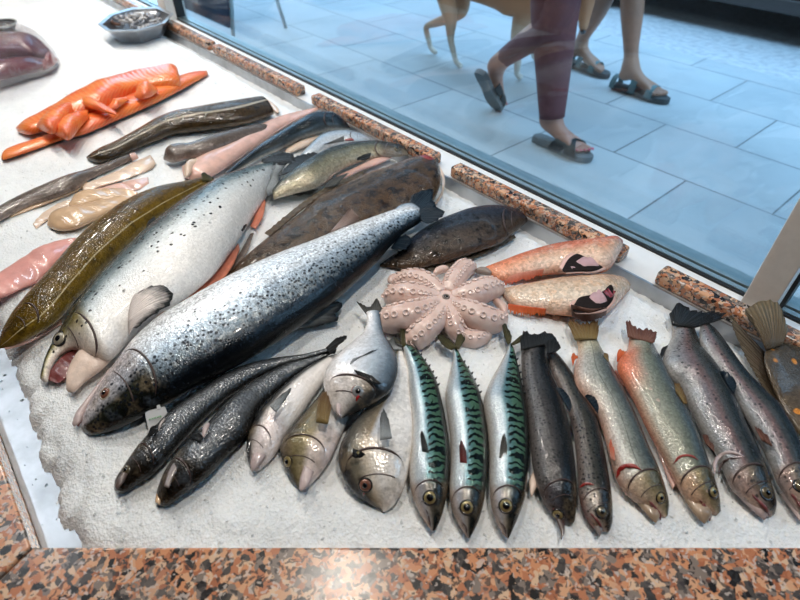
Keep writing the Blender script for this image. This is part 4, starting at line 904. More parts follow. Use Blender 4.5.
# ---- mackerel
for lab, A, B, eye, pb, pt, tb, tt, tb2, tt2, pf in [
    ('striped mackerel beside the bream, first of the three from the left', [(434, 531), (440, 521), (447, 496), (450, 462), (448, 432), (442, 400), (436, 379), (426, 362), (416, 350), (408, 345)], [(432, 531), (421, 515), (412, 495), (409, 474), (410, 450), (411, 425), (408, 398), (407, 372), (404, 352), (402, 346)], (430, 498, 4.6),
     [(422, 451), (429, 453)], [(420, 432), (422, 429), (426, 440)], [(402, 347), (406, 345)], [(400, 336), (401, 320), (403, 318), (405, 330)], [(404, 347), (408, 345)], [(396, 338), (393, 336), (395, 343)], 'dark'),
    ('striped mackerel lying in the middle of the three', [(470, 538), (479, 520), (485, 496), (488, 462), (487, 432), (482, 400), (474, 379), (464, 362), (459, 352), (456, 348)], [(468, 538), (463, 531), (452, 510), (449, 488), (450, 466), (450, 440), (447, 415), (445, 397), (449, 376), (453, 358), (453, 349)], (467, 507.5, 4.6),
     [(460, 462), (467, 464)], [(459, 445), (462, 438), (466, 450)], [(452, 350), (456, 347)], [(444, 347), (437, 337), (440, 334), (451, 341)], [(454, 348), (459, 349)], [(457, 336), (463, 324), (467, 321), (465, 340)], 'maroon'),
    ('striped mackerel next to the dark trout', [(509, 538), (518, 518), (525, 498), (528, 468), (528, 432), (524, 396), (519, 370), (515, 352), (512, 344)], [(507, 538), (501, 531), (492, 510), (489, 482), (489, 456), (487, 430), (483, 406), (488, 386), (499, 366), (507, 350), (509, 344)], (506, 506, 4.6),
     [(499, 458), (507, 460)], [(501, 440), (504, 432), (507, 444)], [(508, 345), (511, 342)], [(504, 336), (502, 324), (504, 321), (512, 336)], [(511, 344), (514, 345)], [(520, 336), (530, 333), (530, 338), (518, 342)], 'grey')]:
    L, r = fish('mackerel', lab, 'fish', A, B, M_['mackerel'], [(0, .85), (.3, .8), (1, .8)], [(0, .002), (.2, -.003), (.85, -.001), (1, .012)], group='mackerel in a row', N=70, M=36, gill=(.04, .24, .5, 2.75, .0022))
    add_eye(r, L, *eye, M_['iris_gold'], rim=M_['rim_dark'], pup=.6)
    tx, ty = B[0]; slit(r, L, [(tx - 1, ty - 4), ((tx + B[1][0]) / 2 + .5, B[1][1] - 4), (B[1][0] - 1.5, B[1][1] - 10)], .0009, M_['slit'], 'mouth_line')
    p0 = L.at(*pb[0])[0][2]; p1 = L.at(*pt[1])[0][2]
    add_fin(r, 'pectoral_fin', pb, pt, [p0 + .001, p0 + .001], [p1 + .003] * 2, FM[pf], n=14, m=8, nr=5)
    add_fin(r, 'tail_fin', tb, tt, [.018, .018], [.024, .018], FM['olive'], n=16, m=6, nr=5, jag=.04)
    add_fin(r, 'tail_fin', tb2, tt2, [.018, .018], [.02, .016], FM['olive'], n=16, m=6, nr=5, jag=.04)
    mm = MB()
    for k in range(6):   # finlets along the back behind the second fin
        t = .74 + k * .035; p = L.sample(t, .15); q = L.sample(t + .02, .1); s = .0035
        mm.add(*lathe([(.0016, 0), (.0014, .0018), (.0003, .0045)], p, q - p + (p - L.C[int(t * L.N)]) * .6, 6))
    mm.obj('finlets', FM['dark'], r)

# ---- dark trout
L, r = fish('trout', 'dark speckled trout beside the striped mackerel, amber eye', 'fish', [(570, 525), (575, 520), (577, 490), (574, 452), (569, 422), (561, 395), (550, 370), (548, 350), (554, 340)],
    [(566, 524), (556, 516), (546, 506), (538, 490), (533, 470), (530, 448), (527, 422), (523, 392), (521, 366), (521, 350)], M_['trout_dark'], [(0, .8), (.3, .75), (1, .55)], -.003, group='dark trout', N=70, M=34, gill=(.05, .23, .5, 2.7, .0026))
part(r, 'lower_jaw', [(561, 540), (560, 530), (554, 516), (545, 502)], [(562, 539), (565, 531), (562, 520), (552, 506)], M_['jaw_dusk'], .6, .004, N=18)
slit(r, L, [(565, 526), (560, 518), (553, 508)], .0016, M_['mouth'], 'mouth')
add_eye(r, L, 558, 514, 3.7, M_['iris_gold'], rim=M_['rim_dark'])
part(r, 'gill_flap', [(534, 470), (529, 480), (530, 492)], [(540, 476), (537, 486), (532, 497)], M_['jaw_pale'], .5, .006, N=14, M=12)
add_fin(r, 'tail_fin', [(521, 350), (555, 342)], [(520, 338), (524, 329), (532, 333), (548, 331), (557, 337), (559, 347)], [.022, .026], [.022, .03], FM['dark'], jag=.2)
add_fin(r, 'dorsal_fin', [(556, 388), (570, 412)], [(562, 388), (569, 396), (572, 406)], [.042, .042], [.044, .044], FM['blue'], n=16, m=5)
L, r = fish('trout', 'dark speckled trout with a pale cheek lying next to the pale char', 'fish', [(609, 532), (613, 520), (612, 494), (608, 468), (603, 442), (597, 418), (586, 398), (576, 379), (566, 364), (556, 352)],
    [(604, 532), (594, 528), (586, 518), (579, 500), (577, 476), (575, 450), (571, 424), (562, 396), (552, 374), (547, 356)], M_['trout_dark_two'], [(0, .8), (.3, .75), (1, .6)], -.003, group='dark trout', N=70, M=34, gill=(.05, .22, .5, 2.7, .0026))
part(r, 'lower_jaw', [(599, 537), (596, 530), (588, 518), (581, 504)], [(600, 536), (603, 528), (598, 518), (588, 504)], M_['jaw_grey'], .6, .004, N=18)
slit(r, L, [(603, 529), (597, 520), (588, 510)], .0016, M_['mouth'], 'mouth')
slit(r, L, [(580, 488), (586, 484), (594, 485)], .0016, M_['gill_red'], 'gill')
add_eye(r, L, 601, 512, 3.7, M_['iris_dim'], rim=M_['rim_dark'])
add_fin(r, 'dorsal_fin', [(585, 396), (597, 412)], [(588, 394), (596, 398), (599, 408), (598, 414)], [.030, .03], [.036, .03], FM['blue'], n=16, m=5)
add_fin(r, 'tail_fin', [(547, 354), (557, 351)], [(545, 342), (552, 338), (559, 342), (561, 348)], [.03, .03], [.034, .03], FM['dark'], n=14)

# ---- pale char and rosy trout
def charr(name, lab, mat, A, B, eye, ratio, z0, tb, tt, ztl, fm, jawA, jawB, jm, grp, gcv=(.05, .25, .45, 2.75, .0028), tz=.016):
    L, r = fish(name, lab, 'fish', A, B, mat, ratio, z0, group=grp, N=74, M=34, gill=gcv)
    add_eye(r, L, *eye, M_['iris_gold'] if jm != 'jaw_lilac' else M_['iris_dim'], rim=M_['rim_dark'])
    if jawA: part(r, 'lower_jaw', jawA, jawB, M_[jm], .6, .004, N=18)
    if jawA: slit(r, L, [((p[0] + q[0]) / 2 + 4.5, (p[1] + q[1]) / 2 - 3.0) for p, q in zip(jawA[:3], jawB[:3])], .0022, M_['mouth'], 'mouth')
    add_fin(r, 'tail_fin', tb, tt, [tz, tz], ztl, fm, jag=.22, n=32)
    return L, r
L, r = charr('char', 'pale pink and silver char beside the dark trout, gill slit open', M_['char'], [(668, 515), (669, 500), (660, 470), (650, 448), (640, 424), (625, 392), (610, 364), (602, 350), (597, 340)],
    [(665, 518), (655, 512), (642, 506), (630, 498), (618, 484), (610, 462), (602, 430), (592, 408), (580, 394), (574, 382), (574, 368), (578, 352), (576, 339)], (660, 497.5, 3.3), [(0, .8), (.3, .72), (1, .55)], -.003,
    [(575, 340), (597, 339)], [(570, 328), (566, 318), (580, 321), (590, 320), (598, 319), (599, 330)], [.02, .018], FM['amber'], [(655, 523), (648, 516), (636, 502), (626, 488)], [(657, 522), (660, 515), (652, 504), (640, 492)], 'jaw_olive', 'pale char')
add_fin(r, 'anal_fin', [(573, 366), (575, 359)], [(571, 357), (573, 353), (577, 355), (578, 358)], [.014, .014], [.016, .014], FM['red'], n=12, m=5)
add_fin(r, 'adipose_fin', [(604, 357), (608, 363)], [(604, 352), (608, 354), (609, 360)], [.02, .02], [.02, .02], FM['amber'], n=10, m=5)
slit(r, L, [(617, 478), (622, 468), (632, 466), (641, 470)], .0028, M_['gill_red'], 'gill')
part(r, 'gill_flap', [(611, 464), (616, 478), (626, 496)], [(617, 462), (623, 474), (632, 492)], M_['pinkflesh'], .6, .008, N=16, M=12)
add_fin(r, 'pectoral_fin', [(611, 458), (615, 461)], [(609, 444), (611, 437), (614, 446)], [.026, .028], [.02, .02], FM['redpale'], n=12, m=6)
L, r = charr('char', 'char with orange red belly near the tail, lying next to the pale pink char', M_['char_red'], [(721, 511), (719, 492), (708, 458), (697, 430), (686, 408), (674, 386), (664, 366), (656, 350), (652, 342)],
    [(716, 516), (704, 512), (690, 504), (680, 492), (672, 478), (662, 458), (646, 428), (634, 402), (624, 384), (617, 370), (618, 360), (627, 350), (629, 337)], (712.5, 492, 3.4), [(0, .8), (.3, .72), (1, .55)], -.003,
    [(628, 337), (652, 343)], [(626, 326), (626, 317), (632, 323), (640, 328), (648, 327), (658, 332), (655, 342)], [.022, .018], FM['rust'], [(704, 524), (696, 516), (686, 502), (677, 486)], [(706, 523), (712, 514), (704, 503), (692, 490)], 'jaw_olive', 'pale char')
add_fin(r, 'anal_fin', [(617, 362), (622, 357)], [(617, 354), (619, 349), (626, 351), (627, 354)], [.014, .014], [.016, .014], FM['red'], n=12, m=5)
add_fin(r, 'pelvic_fin', [(618, 372), (624, 386)], [(615, 370), (618, 380), (624, 388)], [.01, .01], [.004, .004], FM['redpale'], n=14, m=5)
add_fin(r, 'dorsal_fin', [(676, 392), (684, 404)], [(674, 382), (680, 384), (686, 396), (688, 404)], [.036, .034], [.042, .034], FM['amber'], n=14, m=6)
part(r, 'gill_flap', [(657, 450), (664, 470), (672, 490)], [(661, 450), (669, 468), (676, 484)], M_['pinkflesh'], .8, .0, N=16, M=12)
slit(r, L, [(674, 464), (680, 457), (690, 456), (698, 460)], .0016, M_['gill_red'], 'gill')
L, r = charr('trout', 'large rosy speckled trout with black ragged tail, at the right of the pale char', M_['trout_rose'], [(775, 514), (777, 503), (772, 484), (760, 452), (748, 428), (740, 408), (728, 383), (712, 359), (700, 342), (694, 328)],
    [(770, 517), (758, 514), (744, 502), (730, 488), (722, 470), (714, 452), (702, 434), (690, 410), (682, 392), (668, 377), (662, 366), (664, 352), (671, 338), (672, 324)], (766, 493, 3.8), [(0, .8), (.3, .72), (1, .55)], -.003,
    [(672, 325), (694, 328)], [(669, 313), (676, 304), (684, 303), (696, 308), (712, 310), (726, 312), (727, 318), (708, 324)], [.022, .022], FM['dark'], [(764, 520), (752, 510), (738, 496), (726, 478)], [(766, 519), (768, 510), (756, 498), (742, 484)], 'jaw_lilac', 'speckled trout at the right')
add_fin(r, 'anal_fin', [(662, 358), (668, 347)], [(660, 354), (662, 348), (668, 345)], [.012, .012], [.012, .012], FM['dark'], n=10, m=5)
add_fin(r, 'pelvic_fin', [(674, 380), (686, 394)], [(674, 390), (680, 402), (688, 404)], [.012, .012], [.006, .006], FM['amber'], n=14, m=6)
add_fin(r, 'pectoral_fin', [(706, 444), (714, 452)], [(702, 434), (706, 434), (714, 446)], [.03, .034], [.036, .036], FM['rust'], n=12, m=6)
slit(r, L, [(715, 476), (716, 462), (724, 454), (734, 453), (744, 457)], .0024, M_['jaw_lilac'], 'gill')
slit(r, L, [(719, 478), (721, 466), (729, 459), (740, 459)], .0014, M_['slit'], 'gill_edge')
L, r = charr('trout', 'speckled trout at the right edge, lying partly over the plaice', M_['trout_rose'], [(812, 520), (814, 500), (812, 486), (804, 452), (796, 432), (782, 408), (768, 394), (748, 373), (731, 350), (718, 332), (708, 323)],
    [(806, 522), (794, 508), (784, 494), (775, 480), (766, 458), (752, 430), (738, 408), (728, 390), (716, 372), (705, 356), (699, 340), (700, 326)], (800, 486, 3.6), [(0, .8), (.3, .72), (1, .6)], [(0, .004), (.6, .006), (1, .022)],
    [(700, 326), (708, 323)], [(700, 318), (706, 314), (714, 316), (715, 321)], [.036, .032], FM['dark'], [(800, 522), (790, 508), (780, 494)], [(804, 520), (800, 506), (790, 494)], 'jaw_lilac', 'speckled trout at the right', tz=.034)
add_fin(r, 'dorsal_fin', [(722, 376), (732, 392)], [(719, 370), (728, 372), (736, 382), (735, 394)], [.036, .034], [.044, .036], FM['blue'], n=16, m=6)
add_fin(r, 'pectoral_fin', [(762, 440), (772, 446)], [(754, 426), (758, 427), (768, 436)], [.034, .036], [.038, .038], FM['rust'], n=12, m=6)
# ---- plaice under it
L, r = fish('plaice', 'brown flatfish with orange spots in the right corner, tail fanned on the granite', 'fish', [(774, 342), (790, 344), (812, 352), (845, 372), (880, 410), (900, 460)], [(768, 345), (764, 360), (772, 385), (786, 412), (806, 440), (850, 470), (898, 464)],
    M_['plaice'], .16, [(0, .03), (.1, .024), (.3, -.002), (1, -.004)], N=50, M=30)
add_fin(r, 'tail_fin', [(766, 350), (782, 345)], [(750, 322), (744, 310), (754, 303), (766, 300), (778, 302), (784, 316), (788, 330)], [.036, .038], [.040, .060, .060, .045], FM['tan'], jag=.05, nr=12, bow=.004)
add_fin(r, 'dorsal_fin', [(764, 352), (766, 372), (780, 402)], [(728, 313), (735, 334), (748, 362), (768, 396)], [.012, .008, .004], [.022, .014, .012, .004], FM['brown'], jag=.05, nr=16, n=40, m=8)
part(r, 'belly_edge', [(752, 358), (760, 378), (772, 400)], [(760, 352), (768, 376), (782, 402)], M_['pinkflesh'], .15, -.002, N=18)
# ------------------------------------------------------------------ octopus, suckers up
def octmat():
    m, nt = new_mat('octopus_skin'); co = objco(nt)
    n1 = noise(nt, co, 30, 4); n2 = noise(nt, co, 140, 3)
    c = mix(nt, sstep(nt, n1, .38, .68), (.74, .56, .50), (.64, .44, .38))
    c = mix(nt, math_(nt, 'MULTIPLY', sstep(nt, n2, .5, .72), .35), c, (.74, .58, .54))
    finish(nt, **{'Base Color': c, 'Roughness': .3, 'Coat Weight': .3, 'Coat Roughness': .12, 'Subsurface Weight': .12, 'Subsurface Radius': (.008, .004, .003), 'Normal': bumpn(nt, n2, .35, .0015)})
    return m
M_['octo'] = octmat()
M_['sucker'] = simple('sucker', (.78, .62, .57), .3, 0, 90, .25, .1, coat=.3)
M_['octo_grey'] = simple('octopus_grey_skin', (.30, .25, .22), .3, 0, 40, .4, .3, coat=.3)
octo = thing('octopus', 'pale pink octopus spread belly up with rows of suckers around a dark beak', 'octopus', unp(446, 300, 0))
cx = unp(446, 297, .034)
V, Fc = lathe([(.010, -.03), (.042, -.030), (.048, -.02), (.042, -.011), (.026, -.003), (.010, .001), (.0045, -.001)], cx, (0, .1, 1), 32)
mk('web', V, Fc, M_['octo'], octo)
V, Fc = lathe([(.0055, -.004), (.0062, .0012), (.0045, .0022), (.0035, .0005), (.0035, -.003)], cx + np.array([0, 0, .0005]), (0, 0, 1), 20); mk('mouth_rim', V, Fc, M_['octo_grey'], octo)
V, Fc = lathe([(.0034, -.004), (.0034, .0005), (.002, .002), (.0003, .0028)], cx, (0, 0, 1), 14); mk('beak', V, Fc, M_['pupil'], octo)
ARMS = [  # photo path from the mouth outwards, heights, radii
    ([(443, 290), (432, 280), (418, 273), (404, 274), (392, 281)], [.032, .036, .034, .022, .008], [.009, .0135, .0145, .013, .008]),
    ([(440, 294), (424, 289), (408, 287), (394, 289), (386, 296)], [.032, .04, .042, .030, .012], [.009, .0145, .0165, .0155, .010]),
    ([(440, 298), (424, 303), (408, 307), (392, 311), (381, 317)], [.032, .042, .044, .034, .014], [.009, .0150, .0175, .0175, .0125]),
    ([(443, 302), (436, 313), (426, 322), (417, 331), (410, 340), (414, 346)], [.032, .038, .036, .027, .013, .006], [.009, .013, .015, .0145, .011, .007]),
    ([(449, 302), (454, 312), (456, 322), (462, 330), (474, 337), (484, 332), (484, 326)], [.032, .034, .028, .018, .011, .009, .008], [.008, .0125, .0125, .0115, .011, .010, .007]),
    ([(452, 299), (466, 304), (480, 309), (493, 314), (502, 314)], [.032, .041, .042, .032, .014], [.009, .0145, .0165, .0155, .0105]),
    ([(452, 294), (466, 289), (480, 284), (492, 281), (499, 285)], [.032, .042, .044, .034, .014], [.009, .0150, .0165, .015, .0105]),
    ([(448, 289), (452, 279), (458, 269), (466, 262), (474, 266)], [.032, .038, .036, .028, .010], [.009, .0125, .0135, .0125, .008])]
SUCK = []
for pi_, (px, zs, rs) in enumerate(ARMS):
    n = len(px)
    P3 = np.array([unp(x, y, z + 0.0) for (x, y), z in zip(px, zs)])
    P3[:, 2] -= np.array(rs) * 1.05
    P3[:, 2] = np.maximum(P3[:, 2], np.array(rs) * .8 - .003)
    Q = cr(np.hstack([P3, np.array(rs)[:, None]]), 30)
    rad = Q[:, 3] * 1.38 * (1 + .03 * np.sin(np.arange(30) * 2.1 + pi_))
    end = 1 - (np.clip((np.arange(30) - 27) / 2.6, 0, 1)) ** 2; rad = rad * np.sqrt(np.maximum(end, .03))
    V, Fc = tube(Q[:, :3], rad, 18, squash=.92)
    arm = mk('arm', V, Fc, M_['octo'], octo)
    L_ = np.concatenate([[0], np.cumsum(np.linalg.norm(np.diff(Q[:, :3], axis=0), axis=1))])
    for row, beta in ((0, 58), (1, 122)):
        s = .012 + (.0045 if row else 0)
        while s < L_[-1] * .96:
            q = np.array([np.interp(s, L_, Q[:, k]) for k in range(4)]); q2 = np.array([np.interp(min(s + .004, L_[-1]), L_, Q[:, k]) for k in range(3)]); q1 = np.array([np.interp(max(s - .004, 0), L_, Q[:, k]) for k in range(3)])
            T = q2 - q1; T /= np.linalg.norm(T); lat = np.cross(T, [0, 0, 1]); lat /= np.linalg.norm(lat) + 1e-9; up = np.cross(lat, T)
            b = math.radians(beta); nn_ = lat * math.cos(b) + up * math.sin(b)
            sr = min(.0056, max(.0020, q[3] * .34)) * (.55 + .45 * min(1, s / .035))
            SUCK.append((sr, q[:3] + nn_ * q[3] * 1.38 * .93, nn_, arm)); s += sr * 2.15
SUCK.sort(key=lambda a: -a[0] if a[2][2] > .3 else 0)
SP = [(1.0, -.3), (1.02, .12), (.95, .34), (.80, .40), (.62, .34), (.52, .12), (.30, .02), (.02, -.02)]
sm = MB()
for i, (sr, p, n_, arm) in enumerate(SUCK):
    V, Fc = lathe([(a * sr, h * sr) for a, h in SP], p, n_, 14)
    if i < 96: mk('sucker', V, Fc, M_['sucker'], arm)
    else: sm.add(V, Fc)
if sm.v:
    o = sm.obj('small_suckers', M_['sucker'], octo); o['kind'] = 'stuff'
for q in ([(476, 271), (484, 271), (491, 274)], [(448, 268), (440, 270), (434, 274)], [(494, 300), (502, 306), (505, 314)], [(398, 276), (392, 279), (390, 283)]):
    P3 = [unp(*a, .012) for a in q]; V, Fc = tube(cr(P3, 10), [.004, .006, .007, .0075, .0075, .0075, .007, .006, .005, .003], 12)
    mk('arm_tip', V, Fc, M_['octo_grey'] if q[0][0] == 476 else M_['octo'], octo)

# ------------------------------------------------------------------ salmon fillets and pieces
def salmonflesh():
    m, nt = new_mat('salmon_flesh'); co = objco(nt)
    uv = nd(nt, 'ShaderNodeUVMap'); sp = nd(nt, 'ShaderNodeSeparateXYZ', {0: uv.outputs[0]}); u, v = sp.outputs[0], sp.outputs[1]
    zz = math_(nt, 'ABSOLUTE', math_(nt, 'SUBTRACT', v, .5))
    w = nd(nt, 'ShaderNodeMath', {0: math_(nt, 'MULTIPLY', math_(nt, 'ADD', math_(nt, 'ADD', u, math_(nt, 'MULTIPLY', zz, .16)), math_(nt, 'MULTIPLY', noise(nt, co, 14, 2), .03)), 230.0)}, operation='SINE').outputs[0]
    n1 = noise(nt, co, 22, 4)
    c = mix(nt, sstep(nt, n1, .38, .66), (.84, .22, .045), (.80, .13, .025))
    c = mix(nt, math_(nt, 'MULTIPLY', sstep(nt, w, .45, 1.0), .28), c, (.88, .50, .22))
    c = mix(nt, math_(nt, 'MULTIPLY', sstep(nt, noise(nt, co, 9, 2), .52, .66), .35), c, (.74, .16, .10))
    finish(nt, **{'Base Color': c, 'Roughness': .28, 'Coat Weight': .3, 'Coat Roughness': .15, 'Subsurface Weight': .12, 'Subsurface Radius': (.012, .004, .002), 'Normal': bumpn(nt, math_(nt, 'ADD', w, n1), .22, .0015)})
    return m
M_['salmonflesh'] = salmonflesh()
M_['salmonskin'] = simple('salmon_skin_edge', (.09, .09, .09), .3, .3, 60, .5, .2)
A0 = [(1, 158), (4, 151), (18, 145), (40, 138), (64, 128), (92, 112), (120, 100), (150, 88), (178, 77), (196, 72), (207, 71)]
B0 = [(3, 160), (16, 156), (40, 148), (62, 140), (82, 135), (100, 128), (118, 120), (150, 106), (174, 94), (194, 83), (208, 75)]
root = thing('salmon_fillet', 'long orange salmon fillet with dark skin edge, underneath the other fillet and chunks', 'fillet', unp(100, 122, 0), 'orange salmon fillets')
part(root, 'skin', [(x, y + 1.2) for x, y in A0], [(x, y + 0.9) for x, y in B0], M_['salmonskin'], .12, -.004, N=50, flat=1.0)
part(root, 'flesh', A0, B0, M_['salmonflesh'], .34, .002, N=60, M=24, flat=.6, ex=.75)
root = thing('salmon_fillet', 'thick orange salmon fillet lying on top of the longer one', 'fillet', unp(110, 96, .02), 'orange salmon fillets')
A1 = [(16, 128), (24, 121), (40, 114), (58, 105), (76, 94), (104, 81), (130, 73), (152, 69), (172, 66), (178, 69)]
B1 = [(18, 132), (30, 135), (46, 130), (64, 124), (86, 116), (106, 110), (126, 98), (144, 92), (162, 89), (181, 86)]
part(root, 'flesh', A1, B1, M_['salmonflesh'], .38, [(0, .004), (.3, .012), (1, .012)], N=60, M=26, flat=.6, ex=.7, lump=.0018)
for lab, A, B, z in [
    ('small orange salmon chunk at the left end of the pile, flap folded down', [(36, 126), (46, 114), (60, 106), (76, 100)], [(42, 130), (53, 134), (66, 124), (77, 108)], .032),
    ('orange salmon chunk hanging down over the lower fillet', [(54, 133), (60, 122), (72, 114), (88, 110)], [(58, 136), (70, 140), (80, 128), (89, 118)], .026),
    ('ragged orange salmon chunk in the middle of the pile', [(76, 100), (88, 97), (104, 104), (116, 112)], [(78, 104), (88, 108), (102, 112), (117, 116)], .040),
    ('curled orange salmon chunk right of the ragged middle chunk', [(108, 107), (114, 100), (124, 97), (128, 98)], [(110, 110), (118, 108), (125, 103), (129, 100)], .034),
    ('rounded pinkish salmon chunk near the thick end of the upper fillet', [(134, 95), (139, 86), (148, 83), (157, 88)], [(136, 98), (144, 99), (152, 96), (158, 91)], .036)]:
    L = Loft(A, B, .4, z, N=26, M=18, flat=.7, ex=.8, lump=.0015, seed=len(lab)); V, Fc, uv = L.mesh(); uv = uv * np.array([.3, 1])
    base = L.C[13].copy(); base[2] = L.G[:, :, 2].min(); o = mk('salmon_chunk', V, Fc, M_['salmonflesh'], uv=uv, loc=base); tag(o, lab, 'fish piece', 'salmon chunks on the fillets')

# ------------------------------------------------------------------ pale fillets at the left
def fillet(name, lab, A, B, mat, ratio, z, lump=.0016, grp='pale fillets at the left'):
    L = Loft(A, B, ratio * .62, z, N=50, M=22, flat=.5, ex=.8, lump=lump, seed=len(lab)); V, Fc, uv = L.mesh()
    base = L.C[25].copy(); base[2] = L.G[:, :, 2].min(); o = mk(name, V, Fc, mat, uv=uv, loc=base); return tag(o, lab, 'fillet', grp)
L, r = fish('grey_fillet', 'long grey skinned fish tail lying on the ice left of the pale fillets', 'fish piece', [(-30, 226), (0, 206), (20, 195), (40, 186), (64, 176), (84, 170), (108, 162), (129, 154)], [(-28, 238), (0, 222), (28, 208), (60, 197), (80, 188), (90, 180), (112, 170), (133, 160)], M_['grey_skin'], .5, -.003, N=50)
part(r, 'flesh_edge', [(10, 214), (40, 202), (70, 190), (86, 181)], [(10, 218), (42, 206), (72, 194), (89, 184)], M_['amberflesh'], .5, -.003)
part(r, 'cut_face', [(129, 154), (133, 153)], [(133, 161), (139, 158)], M_['pinkflesh'], .5, .004, N=10, M=12)
fillet('fish_fillet', 'ribbed pale peach fillet lying against the grey skinned fish tail', [(82, 186), (100, 178), (124, 168), (140, 160), (150, 155)], [(84, 192), (104, 186), (130, 178), (150, 170), (156, 164)], M_['paleflesh'], .3, -.002)
fillet('fish_fillet', 'thin pale pink fillet between the peach fillet and the amber ones', [(88, 192), (110, 185), (134, 180), (148, 177)], [(90, 197), (116, 192), (138, 190), (149, 184)], M_['pinkflesh'], .2, -.003)
fillet('fish_fillet', 'shorter amber glossy fillet, the upper of the amber pair', [(69, 204), (74, 196), (84, 191), (112, 188), (130, 190), (138, 193)], [(70, 208), (80, 206), (100, 202), (124, 197), (138, 196)], M_['amberflesh'], .4, -.002)
fillet('fish_fillet', 'longer amber glossy fillet with rounded end, the lower of the amber pair', [(47, 225), (50, 216), (58, 210), (84, 204), (112, 198), (134, 196)], [(50, 228), (60, 231), (76, 229), (96, 220), (116, 209), (134, 200)], M_['amberflesh'], .45, -.001)
fillet('fish_fillet', 'thin translucent pale fillet strip behind the rounded amber fillet', [(33, 224), (44, 212), (60, 203), (70, 200)], [(36, 229), (48, 220), (62, 210), (71, 204)], M_['paleflesh'], .2, -.003)
fillet('fish_fillet', 'rose pink fillet at the left edge beside the olive brown fish', [(-16, 282), (0, 272), (20, 260), (40, 247), (60, 240), (76, 238)], [(-14, 304), (4, 297), (24, 288), (42, 279), (58, 262), (74, 246)], M_['roseflesh'], .32, -.002)

# ------------------------------------------------------------------ bag of dark octopus arms
M_['purple'] = simple('purple_flesh', (.20, .075, .10), .3, 0, 26, .6, .4, coat=.3)
M_['purple_red'] = simple('purple_red_flesh', (.34, .09, .09), .3, 0, 26, .5, .4, coat=.3)
def filmmat():
    m, nt = new_mat('plastic_film'); co = objco(nt)
    n1 = noise(nt, nd(nt, 'ShaderNodeMapping', {'Vector': co, 'Scale': (1, 3.2, 1)}).outputs[0], 26, 4, .6, 1.2)
    bp = bumpn(nt, n1, 1.0, .01)
    lw = nd(nt, 'ShaderNodeLayerWeight', {0: .35, 'Normal': bp}).outputs[1]
    tr = nd(nt, 'ShaderNodeBsdfTransparent', {0: (.93, .92, .93)}).outputs[0]; gl = nd(nt, 'ShaderNodeBsdfGlossy', {0: (1, 1, 1), 'Roughness': .12, 'Normal': bp}).outputs[0]
    nd(nt, 'ShaderNodeOutputMaterial', {0: nd(nt, 'ShaderNodeMixShader', {0: math_(nt, 'ADD', .03, math_(nt, 'MULTIPLY', lw, .34)), 1: tr, 2: gl}).outputs[0]}); return m
bagp = unp(10, 58, 0)
root = thing('plastic_bag', 'clear plastic bag filled with dark purple meat at the upper left', 'bag', bagp)
L = Loft([(60, 60), (56, 50), (48, 39), (38, 31), (20, 26), (0, 27), (-24, 32), (-50, 40)], [(59, 62), (54, 68), (40, 75), (20, 80), (0, 87), (-26, 94), (-50, 98)], .42, 0, N=50, M=30, flat=.7, lump=.004)
L.obj('film', filmmat(), root)
for nm, A, B, mt in [('meat', [(57, 58), (46, 44), (34, 36), (16, 34), (-10, 36), (-44, 46)], [(56, 60), (44, 58), (22, 58), (0, 60), (-20, 62), (-44, 66)], 'purple'),
                     ('meat', [(55, 62), (40, 58), (18, 58), (-6, 62), (-40, 70)], [(54, 64), (40, 71), (20, 76), (-4, 82), (-40, 90)], 'purple'),
                     ('meat', [(58, 59), (52, 52), (46, 56), (42, 64)], [(57, 61), (53, 66), (47, 70), (43, 71)], 'purple_red')]:
    part(root, nm, A, B, M_[mt], .42, .012, lump=.003, N=40, M=20)
# dark round dish behind the bag
dp = unp(-3, 24, .03)
root = thing('dish', 'dark round dish standing behind the plastic bag at the left edge', 'dish', dp - np.array([0, 0, .03]))
V, Fc = lathe([(.035, -.03), (.05, -.028), (.064, -.004), (.066, 0), (.063, .001), (.058, -.008), (.045, -.022), (.001, -.024)], dp, (0, 0, 1), 36); mk('bowl', V, Fc[:-1], M_['dark_metal'], root)
V, Fc = lathe([(.063, -.001), (.068, -.002), (.069, .002), (.066, .004), (.0625, .002)], dp, (0, 0, 1), 36); mk('rim', V, Fc[:-2], M_['steel'], root)
# ------------------------------------------------------------------ octagonal steel bowl with shrimps
ZB = .05
rim = [(100, 25), (108, 31), (137, 31), (164, 24), (172, 15), (158, 8), (133, 9), (112, 15)]
R3 = np.array([unp(x, y, ZB) for x, y in rim]); cB = R3.mean(0); cB0 = cB.copy(); cB0[2] = 0
root = thing('steel_bowl', 'octagonal steel bowl of grey shrimps standing by the window at the back', 'bowl', cB0 + np.array([0, 0, -.004]))
def octring(k, z, dn=0.0):
    p = cB + (R3 - cB) * k; p = p.copy(); p[:, 2] = z; return p
rings = [octring(.68, -.003), octring(.72, -.003), octring(.94, ZB - .006), octring(.95, ZB), octring(1.05, ZB + .003), octring(1.05, ZB + .0045), octring(.93, ZB + .002), octring(.90, ZB - .008), octring(.66, .001), octring(.5, .001)]
V = np.concatenate(rings); Fc = []
for i in range(len(rings) - 1):
    for j in range(8): Fc.append((i * 8 + j, i * 8 + (j + 1) % 8, (i + 1) * 8 + (j + 1) % 8, (i + 1) * 8 + j))
Fc += [tuple(range(8)), tuple((len(rings) - 1) * 8 + j for j in range(8))]
o = mk('bowl', V, Fc, M_['steel'], root, smooth=False); bevel(o, .001, 2)
SHR = [simple('shrimp_grey', (.30, .31, .34), .25, 0, 90, .5, .2, coat=.5), simple('shrimp_pale', (.50, .48, .47), .25, 0, 90, .4, .2, coat=.5), simple('shrimp_rust', (.26, .15, .11), .25, 0, 90, .5, .2, coat=.5)]
